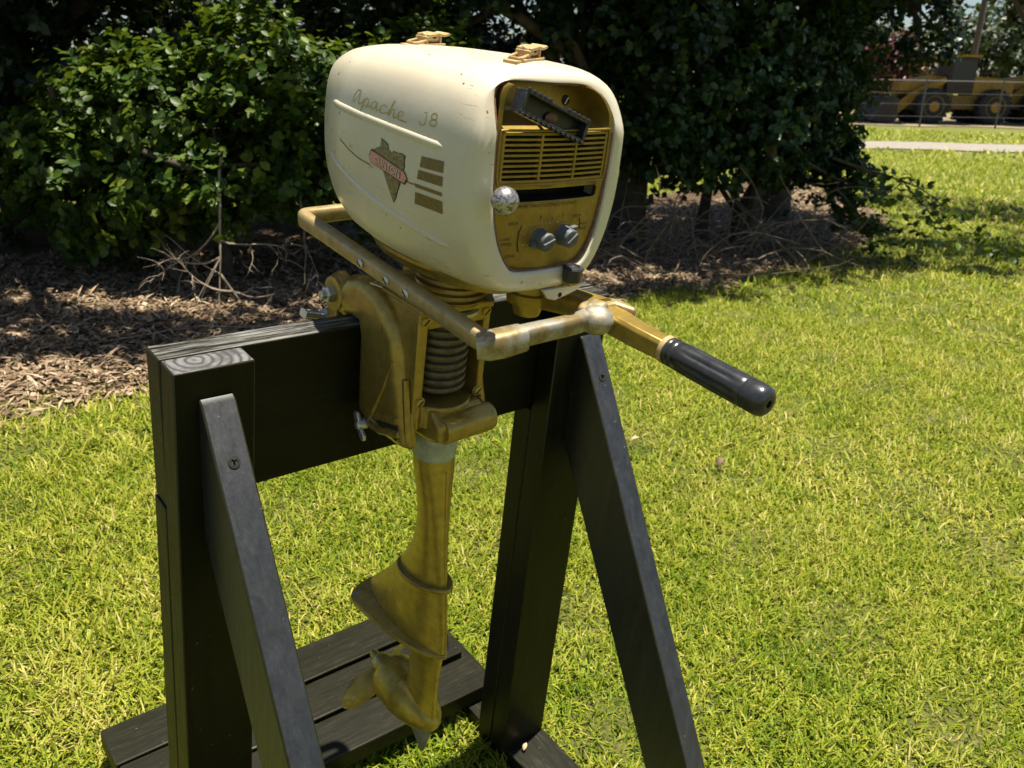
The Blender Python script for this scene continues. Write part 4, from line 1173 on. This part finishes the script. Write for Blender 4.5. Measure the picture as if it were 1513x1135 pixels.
plant('shade_tree', 'dark tree standing right behind the motor cowl', 'tree', (0.80, 6.2),
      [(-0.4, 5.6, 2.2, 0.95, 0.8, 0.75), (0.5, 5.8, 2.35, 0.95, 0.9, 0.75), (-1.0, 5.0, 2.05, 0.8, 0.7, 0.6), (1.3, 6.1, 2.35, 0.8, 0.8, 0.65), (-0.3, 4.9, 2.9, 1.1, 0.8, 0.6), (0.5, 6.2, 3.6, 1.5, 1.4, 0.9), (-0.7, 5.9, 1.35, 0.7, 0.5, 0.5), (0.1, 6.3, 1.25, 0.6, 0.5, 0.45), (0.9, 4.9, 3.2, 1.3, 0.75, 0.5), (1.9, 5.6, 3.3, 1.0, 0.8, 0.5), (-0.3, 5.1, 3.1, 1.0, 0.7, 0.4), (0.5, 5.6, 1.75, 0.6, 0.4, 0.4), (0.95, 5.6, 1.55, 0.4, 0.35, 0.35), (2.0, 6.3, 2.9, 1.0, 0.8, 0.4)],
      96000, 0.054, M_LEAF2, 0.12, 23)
plant('bushy_tree', 'dense low-branching bush right of the motor with leaves near the ground', 'bush', (1.5, 6.3),
      [(1.15, 5.85, 1.35, 0.62, 0.5, 0.50), (1.7, 6.1, 1.10, 0.60, 0.5, 0.52), (2.0, 6.3, 1.35, 0.50, 0.5, 0.42), (0.85, 5.8, 1.70, 0.55, 0.5, 0.40), (1.5, 6.0, 1.75, 0.62, 0.55, 0.40), (2.05, 6.3, 0.78, 0.42, 0.4, 0.34), (1.35, 6.0, 0.80, 0.48, 0.4, 0.28), (2.42, 6.2, 0.52, 0.18, 0.2, 0.30), (0.75, 5.75, 1.05, 0.42, 0.35, 0.40), (1.05, 5.8, 0.85, 0.35, 0.3, 0.30)],
      50000, 0.046, M_LEAF4, 0.05, 24, stems=3, shell=0.55)
plant('shade_tree', 'dark tree at upper right whose crown reaches the strip of sky', 'tree', (2.3, 7.6),
      [(1.6, 7.2, 2.3, 1.0, 0.9, 0.7), (2.5, 7.3, 2.2, 0.9, 0.8, 0.6), (2.0, 6.4, 2.7, 1.1, 0.9, 0.6), (2.75, 7.5, 2.45, 0.8, 0.8, 0.5), (2.2, 7.4, 3.5, 1.6, 1.4, 0.9), (2.6, 7.6, 1.75, 0.55, 0.5, 0.5), (2.6, 7.9, 1.2, 0.6, 0.5, 0.5), (2.6, 6.0, 3.4, 1.0, 0.8, 0.5), (3.9, 6.2, 4.2, 1.0, 0.8, 0.4), (4.9, 6.9, 4.3, 1.1, 0.8, 0.4), (5.9, 8.3, 4.4, 1.2, 0.9, 0.4), (5.0, 9.3, 4.4, 1.2, 0.8, 0.4), (7.2, 9.0, 4.5, 1.2, 1.0, 0.4), (3.15, 7.4, 2.2, 0.5, 0.5, 0.6), (3.2, 7.3, 1.65, 0.35, 0.35, 0.3)],
      76000, 0.058, M_LEAF2, 0.12, 25)
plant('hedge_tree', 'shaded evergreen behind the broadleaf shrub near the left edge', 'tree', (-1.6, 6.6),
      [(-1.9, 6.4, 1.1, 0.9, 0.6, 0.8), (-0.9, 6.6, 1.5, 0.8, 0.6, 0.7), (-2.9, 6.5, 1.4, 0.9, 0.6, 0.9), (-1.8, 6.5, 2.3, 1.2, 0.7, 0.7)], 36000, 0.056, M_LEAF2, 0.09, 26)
# low drooping spray of leaves at the right edge of the bush
r5 = np.random.default_rng(5)
spr = MB()
branch(spr, (2.15, 5.95, 0.75), (0.9, -0.15, -0.25), 0.85, 0.012, 1, r5, 0.12, 4, 7)
branch(spr, (2.2, 5.95, 0.55), (0.75, -0.2, -0.6), 0.65, 0.010, 1, r5, 0.12, 3, 7)
spray = empty('leafy_branch', loc=(2.15, 5.95, 0.75)); tag(spray, 'leafy low branch reaching out over the lawn at the bush edge', 'branch')
so = spr
so.v = [(x - 2.15, y - 5.95, z - 0.75) for x, y, z in so.v]
so.build('twig', M_BARK, spray)
vv = np.array(so.v)[np.linspace(0, len(so.v) - 1, 420).astype(int)]
vv = vv[vv[:, 0] > 0.15]
p = vv + r5.normal(0, 0.04, vv.shape)
v, f, tt = leaf_cloud(p, np.tile([0, 0, 1.0], (len(p), 1)), r5.uniform(0.04, 0.075, len(p)), r5.uniform(0, 0.8, len(p)), r5)
np_mesh('foliage', v, f, M_LEAF1, spray, {'tint': tt})
# bare dead branches hanging from the shrub at left
r6 = np.random.default_rng(16)
db = MB()
nd = branch(db, (-1.30, 3.84, 0.86), (0.0, -0.55, -1.0), 0.74, 0.0080, 1, r6, 0.07, 4, 10)
for k, dv, ln in ((3, (-0.55, -0.1, -0.8), 0.40), (4, (0.8, -0.1, -0.25), 0.30), (5, (-0.75, 0.0, -0.35), 0.30), (6, (0.6, -0.1, -0.6), 0.32), (7, (-0.8, -0.1, 0.05), 0.24), (7, (0.8, -0.1, 0.0), 0.26), (8, (-0.5, -0.2, -0.3), 0.20)):
    branch(db, nd[k][0], dv, ln, 0.0052, 2, r6, 0.15, 4, 7)
ob = db
ob.v = [(x + 1.30, y - 3.84, z - 0.86) for x, y, z in ob.v]
d1 = ob.build('dead_branch', M_TWIG, None); d1.location = (-1.30, 3.84, 0.86)
tag(d1, 'bleached bare dead branch hanging below the shrub left of the stand', 'branch')
db = MB()
branch(db, (-0.98, 3.9, 0.70), (0.05, -0.1, -1.0), 0.42, 0.006, 2, r6, 0.2, 3, 6)
db.v = [(x + 0.98, y - 3.9, z - 0.70) for x, y, z in db.v]
d2 = db.build('dead_branch', M_TWIGD, None); d2.location = (-0.98, 3.9, 0.70)
tag(d2, 'thin brown dead branch between the bleached branch and the carrying bar', 'branch')
# fallen twigs on the leaf litter
r7 = np.random.default_rng(8)
for (x, y, a, l_, lab) in ((-1.62, 2.98, 0.6, 0.40, 'forked pale twig lying on the leaf litter at left'), (-1.25, 3.3, -0.4, 0.34, 'thin fallen twig on the litter just behind the left post'), (-0.55, 3.75, 0.2, 0.3, 'short fallen twig on the shaded litter behind the beam')):
    b = MB(); branch(b, (0, 0, 0.012), (math.cos(a), math.sin(a), 0.05), l_, 0.006, 1, r7, 0.16, 2, 6)
    b.v = [(px, py, max(0.004, abs(pz)*0.4)) for px, py, pz in b.v]
    o = b.build('fallen_twig', M_TWIG); o.location = (x, y, float(terrain(x, y)) + 0.012); tag(o, lab, 'twig', 'twigs on the leaf litter')
# tangle of bare vines at the foot of the bush
r9 = np.random.default_rng(9)
tg = MB()
for k in range(150):
    x = r9.uniform(0.35, 2.2); y = 5.15 + 0.28*(x - 0.4) + r9.normal(0, 0.22) + 0.2
    z0 = float(terrain(x, y))
    d = Vector((r9.normal(0, 0.7), r9.normal(-0.2, 0.4), abs(r9.normal(0.5, 0.5)))).normalized()
    pts = [Vector((x, y, z0))]; cur = pts[0].copy(); ln = r9.uniform(0.35, 1.0)
    for i in range(9):
        d = (d + Vector(r9.normal(0, 0.20, 3)) + Vector((0, 0, -0.13))).normalized()
        cur = cur + d*ln/9
        cur.z = max(cur.z, z0 + 0.01); pts.append(cur.copy())
    tg.tube(pts, [0.0055*(1 - 0.07*i) for i in range(10)], 5)
o = tg.build('bare_vine_tangle', M_TWIGD, smooth=70); tag(o, 'tangle of bare brown vines and twigs at the foot of the bush', 'vines', kind='stuff')

# ------------------------------------------------------------------ leaf litter
M_LITTER = leaf_mat('dry_leaf', [(0.0, (0.05, 0.032, 0.020)), (0.4, (0.15, 0.098, 0.058)), (0.75, (0.32, 0.225, 0.14)), (1.0, (0.50, 0.40, 0.27))], 0.7, 0.12, 0.25)
n = 120000
x = rng.uniform(-3.4, 3.9, n); y = np.interp(x, MULCH_X, MULCH_Y) + rng.uniform(-0.35, 3.0, n)
k = rng.uniform(0, 1, n) < mulch_w(x, y)**0.7
x, y = x[k], y[k]; n = len(x)
z = terrain(x, y) + rng.uniform(0.004, 0.022, n)
v, f, tt = leaf_cloud(np.stack([x, y, z], 1), np.tile([0, 0, 1.6], (n, 1)), rng.uniform(0.012, 0.036, n), np.clip(rng.normal(0.5, 0.25, n), 0, 1), rng, 0, None, 0.5, QUAD, QUAD_F)
v[:, 2] = np.maximum(v[:, 2], np.repeat(terrain(x, y) + 0.002, 4))
k = rng.uniform(0, 1, n) < 0.45
xs_, ys_ = x[k] + rng.normal(0, 0.03, k.sum()), y[k] + rng.normal(0, 0.03, k.sum())
v2, f2, t2 = leaf_cloud(np.stack([xs_, ys_, terrain(xs_, ys_) + rng.uniform(0.006, 0.026, len(xs_))], 1), np.tile([0, 0, 2.2], (len(xs_), 1)), rng.uniform(0.04, 0.10, len(xs_)), np.clip(rng.normal(0.68, 0.22, len(xs_)), 0, 1), rng, 0, None, 0.4, STRAW, QUAD_F)
f = np.concatenate([f, f2 + len(v)]); v = np.concatenate([v, v2]); tt = np.concatenate([tt, t2])
tag(np_mesh('leaf_litter', v, f, M_LITTER, None, {'tint': tt}), 'brown dry leaf litter under the shrubs', 'leaf litter', kind='stuff')

# ------------------------------------------------------------------ grass blades
M_GRASS = leaf_mat('lawn_blade', [(0.0, (0.07, 0.125, 0.006)), (0.3, (0.17, 0.245, 0.012)), (0.58, (0.32, 0.345, 0.030)), (0.82, (0.46, 0.43, 0.085)), (1.0, (0.60, 0.50, 0.20))], 0.55, 0.35, 0.2)
def blades(r0, r1, dens, ln, wd, seed, dry=0.0, ang=0.69):
    r = np.random.default_rng(seed)
    n = int(dens*ang*(r1*r1 - r0*r0))
    rad = np.sqrt(r.uniform(r0*r0, r1*r1, n)); a = r.uniform(-ang, ang, n)
    x, y = rad*np.sin(a), rad*np.cos(a)
    mw = mulch_w(x, y)
    keep = (r.uniform(0, 1, n) > mw**0.6) & ~((y > 18.0) & (y < 21.1)) & (y < 31)
    x, y, mw = x[keep], y[keep], mw[keep]; n = len(x)
    patch = 0.5 + 0.5*np.sin(2.3*x + 1.1*np.sin(1.9*y))*np.sin(2.9*y + 0.7) + 0.5*np.sin(11*x + 3*y + 2*np.sin(5*y))*np.sin(8.7*y - 4*x) + 0.5*np.sin(29*x + 9*np.sin(3.1*y))*np.sin(27*y - 13*x)
    t = np.clip(r.normal(0.49, 0.20, n) + 0.17*(patch - 0.5) + dry + mw*0.7, 0, 1)
    l_ = ln*r.uniform(0.5, 1.4, n)*(0.92 + 0.22*np.clip(patch, 0, 1.4))*(1 - 0.4*np.clip(mw*2, 0, 1)); w_ = wd*r.uniform(0.7, 1.3, n)
    th = r.uniform(0, 2*math.pi, n); lean = r.uniform(0.35, 1.45, n)
    d = np.stack([np.cos(th), np.sin(th)], 1); s_ = np.stack([-d[:, 1], d[:, 0]], 1)
    z = terrain(x, y) - 0.004
    P0 = np.stack([x, y, z], 1)
    def pt(u, side, wf):
        hgt = l_*u*np.cos(lean*(0.5 + 0.6*u)); out = l_*u*np.sin(lean*(0.5 + 0.6*u))
        q = P0.copy(); q[:, :2] += d*out[:, None] + s_*(side*w_*wf*0.5)[:, None]; q[:, 2] += np.maximum(hgt, 0.003*(u > 0))
        return q
    V = np.stack([pt(0, -1, 0.8), pt(0, 1, 0.8), pt(0.58, 1, 1.0), pt(0.58, -1, 1.0), pt(1.0, 1, 0.12), pt(1.0, -1, 0.12)], 1)
    F = np.array([(0, 1, 2, 3), (3, 2, 4, 5)])
    f = (np.arange(n)[:, None, None]*6 + F[None]).reshape(-1, 4)
    return V.reshape(-1, 3), f, np.repeat(t, 6)
parts = [blades(0.25, 2.4, 31000, 0.035, 0.0033, 1), blades(2.4, 4.6, 12000, 0.037, 0.0042, 2), blades(4.6, 9.0, 2300, 0.050, 0.0075, 3), blades(9.0, 18.0, 320, 0.075, 0.018, 4), blades(18, 30, 45, 0.10, 0.05, 6)]
off = 0; Vs, Fs, Ts = [], [], []
for v, f, t in parts:
    Vs.append(v); Fs.append(f + off); Ts.append(t); off += len(v)
tag(np_mesh('grass', np.concatenate(Vs), np.concatenate(Fs), M_GRASS, None, {'tint': np.concatenate(Ts)}), 'sunlit green and straw coloured lawn grass around the stand', 'grass', kind='stuff')

FL1 = (0.64, 2.38); FL2 = (0.38, 2.49)
M_FLEAF = plain('brown_fallen_leaf', (0.12, 0.075, 0.04), 0.7, 0, 0.4, 60)
M_FLEAFP = plain('pale_fallen_leaf', (0.50, 0.32, 0.20), 0.7, 0, 0.3, 60)
def fallen(name, loc, rot, size, m, lab):
    b = MB(); n_ = 7; vs, fs = [], []
    for i in range(n_):
        t = i/(n_ - 1.0); w = size*0.26*math.sin(math.pi*min(1, t*0.94 + 0.05)); cz = size*0.18*math.sin(math.pi*t)
        vs += [(t*size, -w, cz + w*0.35), (t*size, 0, cz), (t*size, w, cz + w*0.35)]
    for i in range(n_ - 1):
        for k in range(2): a = 3*i + k; fs.append((a, a+1, a+4, a+3))
    b.add(vs, fs)
    o = b.build(name, m, smooth=80, recalc=False); o.matrix_world = Matrix.Translation(loc) @ Matrix.Rotation(rot, 4, 'Z') @ Matrix.Rotation(-0.4, 4, 'Y')
    sd = o.modifiers.new('thickness', 'SOLIDIFY'); sd.thickness = 0.0006
    return tag(o, lab, 'leaf')
fallen('fallen_leaf', (FL1[0], FL1[1], float(terrain(*FL1)) + 0.03), 0.9, 0.045, M_FLEAF, 'curled brown leaf on the lawn below the tiller grip')
fallen('fallen_leaf', (FL2[0], FL2[1], float(terrain(*FL2)) + 0.028), 0.2, 0.034, M_FLEAFP, 'small pale leaf on the lawn beside the right brace')
_p = S @ Vector((0.573, -0.081, -0.866))
fallen('fallen_leaf', _p, 1.2, 0.016, M_FLEAFP, 'tiny tan leaf on the right runner in front of the post')

# ------------------------------------------------------------------ far background: machines, fence, pole, trees
M_YEL = plain('machine_yellow', (0.30, 0.16, 0.010), 0.5, 0, 0.3, 6)
M_YELD = plain('dull_machine_yellow', (0.17, 0.10, 0.014), 0.6, 0, 0.4, 6)
M_TYRE = plain('tyre_rubber', (0.022, 0.022, 0.022), 0.85, 0, 0.3, 8)
M_DSTEEL = plain('dark_steel', (0.05, 0.035, 0.028), 0.6, 0.3, 0.4, 6)
M_GLASS = plain('dark_cab_glass', (0.015, 0.02, 0.022), 0.1)
M_POLE = plain('weathered_pole_wood', (0.10, 0.08, 0.06), 0.9, 0, 0.3, 10)
M_GALV = plain('galvanised_pipe', (0.10, 0.10, 0.10), 0.6, 0.2, 0.2, 20)
def wheel(root, x, y, r, w):
    b = MB().lathe((x, y - w/2, r), (0, 1, 0), [(0, r*0.62), (0.02, r*0.92), (0.12, r), (w - 0.12, r), (w - 0.02, r*0.92), (w, r*0.62)], 32)
    for k in range(22):
        a = 2*math.pi*k/22
        b.obox((x + r*math.cos(a), y, r + r*math.sin(a)), (math.cos(a), 0, math.sin(a)), (0, 1, 0), (-math.sin(a), 0, math.cos(a)), 0.035, w/2*0.9, 0.045)
    t = b.build('wheel', M_TYRE, root, smooth=30)
    MB().lathe((x, y - w/2 - 0.01, r), (0, 1, 0), [(0, r*0.2), (0, r*0.3), (0.16, r*0.34), (0.17, r*0.5), (0.02, r*0.55), (0.0, r*0.61), (0.06, r*0.62)], 28).build('rim', M_YEL, t, smooth=30)
def loader(loc, rz, label, canopy, scale=1.0):
    root = empty('wheel_loader', Matrix.Translation((loc[0], loc[1], float(terrain(loc[0], loc[1])) + 0.03)) @ Matrix.Rotation(rz, 4, 'Z') @ Matrix.Scale(scale, 4))
    tag(root, label, 'loader')
    for x in (0.0, 2.75):
        for y in (-0.95, 0.95): wheel(root, x, y, 0.72, 0.5)
    MB().box(-0.55, 1.1, -0.6, 0.6, 0.55, 1.25).box(1.0, 3.7, -0.65, 0.65, 0.6, 1.2).build('chassis', M_YELD, root, bevel=0.04)
    MB().prism([(1.9, 1.2), (1.9, 2.0), (3.5, 1.9), (3.75, 1.75), (3.75, 1.1)], 1, -0.62, 0.62).build('engine_hood', M_YEL, root, bevel=0.06)
    MB().prism([(-1.35, 1.35), (-1.2, 1.75), (0.2, 2.0), (0.9, 1.95), (0.9, 1.3), (0.1, 1.2)], 1, -0.35, 0.35).build('front_tower', M_YEL, root, bevel=0.05)
    for y in (-0.55, 0.55):
        MB().prism([(0.75, 1.75), (0.6, 1.95), (-0.6, 1.45), (-1.75, 0.55), (-1.75, 0.25), (-1.45, 0.25), (-0.5, 1.05)], 1, y - 0.07, y + 0.07).build('lift_arm', M_YEL, root, bevel=0.02)
        MB().tube([(0.4, y*0.8, 1.2), (-0.9, y*0.8, 1.05)], 0.06, 8).build('lift_cylinder', M_DSTEEL, root)
    MB().prism([(-1.6, 0.15), (-1.65, 1.05), (-1.85, 1.1), (-2.35, 0.65), (-2.6, 0.10), (-2.55, 0.05), (-1.8, 0.05)], 1, -1.25, 1.25).build('bucket', M_DSTEEL, root, bevel=0.02)
    MB().tube([(-1.7, -0.9, 1.0), (-1.85, -0.9, 1.95), (-1.85, 0.9, 1.95), (-1.7, 0.9, 1.0)], 0.035, 6).build('guard_frame', M_YELD, root)
    if canopy:
        cab = MB().box(0.75, 2.05, -0.7, 0.7, 2.85, 2.97).build('roof', M_YEL, root, bevel=0.03)
        for x in (0.8, 2.0):
            for y in (-0.62, 0.62): MB().tube([(x, y, 1.2), (x, y, 2.86)], 0.045, 6).build('roof_post', M_YELD, root)
        MB().box(1.4, 1.9, -0.3, 0.3, 1.25, 1.45).box(1.8, 1.95, -0.3, 0.3, 1.45, 2.05).build('seat', M_TYRE, root, bevel=0.03)
    else:
        cb = MB().prism([(0.7, 1.25), (0.8, 2.75), (1.95, 2.75), (1.95, 1.25)], 1, -0.6, 0.6).build('cab', M_DSTEEL, root, bevel=0.03)
        MB().box(0.85, 1.85, -0.63, -0.605, 1.75, 2.62).build('window', M_GLASS, cb)
        MB().box(0.85, 1.85, 0.605, 0.63, 1.75, 2.62).build('window', M_GLASS, cb)
        MB().box(0.62, 2.05, -0.7, 0.7, 2.76, 2.88).build('roof', M_YEL, root, bevel=0.03)
    MB().tube([(2.6, 0.2, 1.9), (2.6, 0.2, 2.6)], 0.05, 8).build('exhaust_stack', M_DSTEEL, root)
    return root
loader((15.35, 34.0), 0.05, 'yellow wheel loader parked beyond the gravel path, the one nearer the bush', False, 0.85)
loader((20.3, 35.5), -0.08, 'second yellow loader with open canopy roof cut by the right edge', True, 0.95)
fence = empty('wire_fence', loc=(16.0, 30.4, 0.02)); tag(fence, 'thin grey pipe and wire fence in front of the loaders', 'fence')
for x in np.arange(-10, 16, 2.6):
    MB().tube([(x, 0, 0), (x, 0, 1.55)], 0.03, 8).build('fence_post', M_GALV, fence)
MB().tube([(-11, 0, 1.5), (15, 0, 1.5)], 0.022, 6).build('top_rail', M_GALV, fence)
for z in (0.35, 0.75, 1.1): MB().tube([(-11, -0.03, z), (15, -0.03, z)], 0.008, 5).build('fence_wire', M_GALV, fence)
pole = empty('utility_pole', loc=(23.5, 47.0, 0)); tag(pole, 'tall wooden utility pole with crossarm behind the loaders', 'utility pole')
MB().tube([(0, 0, 0), (0.05, 0, 5), (0.1, 0, 9.5)], [0.17, 0.15, 0.12], 10).build('shaft', M_POLE, pole)
MB().box(-1.1, 1.3, -0.06, 0.06, 8.6, 8.75).build('crossarm', M_POLE, pole, bevel=0.01)
for k, x in enumerate((-1.0, 0.1, 1.2)):
    MB().tube([(x - 30 + 60*i/12.0, 0, 8.9 - 1.6*math.sin(math.pi*i/12.0) + (1.6 if False else 0)) for i in range(13)], 0.018, 5).build('power_line', M_TYRE, pole)
FAR = [(12.5, 40, 6.5, 3.4, M_LEAF3), (29, 56, 6.0, 4.2, M_LEAF3), (23.0, 60, 5.0, 4.2, M_LEAF3), (37, 62, 8.0, 5.2, M_LEAF3), (4, 58, 8, 5.0, M_LEAF3), (-8, 60, 8, 5.2, M_LEAF3), (-22, 58, 9, 6.0, M_LEAF3), (48, 60, 8.5, 5.5, M_LEAF3)]
FARL = ['distant green tree just left of the nearer loader', 'distant tree behind the second loader near the pole', 'distant low tree between the two loaders', 'distant tall tree beyond the second loader', 'distant tree glimpsed behind the motor cowl', 'distant tree glimpsed behind the left shrub', 'distant tree hidden behind the dark upper left tree', 'distant tree beyond the right edge of the yard']
for i, (x, y, h_, w_, m) in enumerate(FAR):
    rr_ = np.random.default_rng(100 + i)
    bl = [(x + rr_.normal(0, w_*0.35), y + rr_.normal(0, w_*0.25), h_*rr_.uniform(0.3, 0.85), w_*0.5, w_*0.5, h_*0.24) for _ in range(8)]
    plant('far_tree', FARL[i], 'tree', (x, y), bl, 5200, 0.34, m, 0.22, 200 + i, group='distant trees on the horizon', shell=0.6)
rr_ = np.random.default_rng(77)
plant('blossom_tree', 'distant tree with deep red blossom above the nearer loader', 'tree', (18.2, 43),
      [(18.2 + rr_.normal(0, 1.0), 43 + rr_.normal(0, 0.6), rr_.uniform(1.8, 3.2), 1.0, 1.0, 0.8) for _ in range(7)], 5200, 0.22, M_LEAFR, 0.10, 300)
rr_ = np.random.default_rng(78)
plant('oak_with_added_crown', 'large dark oak at the right edge, unseen crown added to shade the loaders', 'tree', (24.0, 39.5),
      [(14.2 + 0.95*k + rr_.normal(0, 0.4), 33.6 + rr_.normal(0, 1.0), rr_.uniform(5.8, 7.2), 1.8, 2.2, 0.8) for k in range(13)] + [(23.5, 38, 4.2, 1.8, 1.5, 0.9), (25.5, 38.5, 3.6, 1.8, 1.5, 1.0), (21.5, 39, 4.9, 1.6, 1.5, 0.7)], 26000, 0.30, M_LEAF2, 0.35, 301)  # high row of crown is unseen, added to shade the loaders
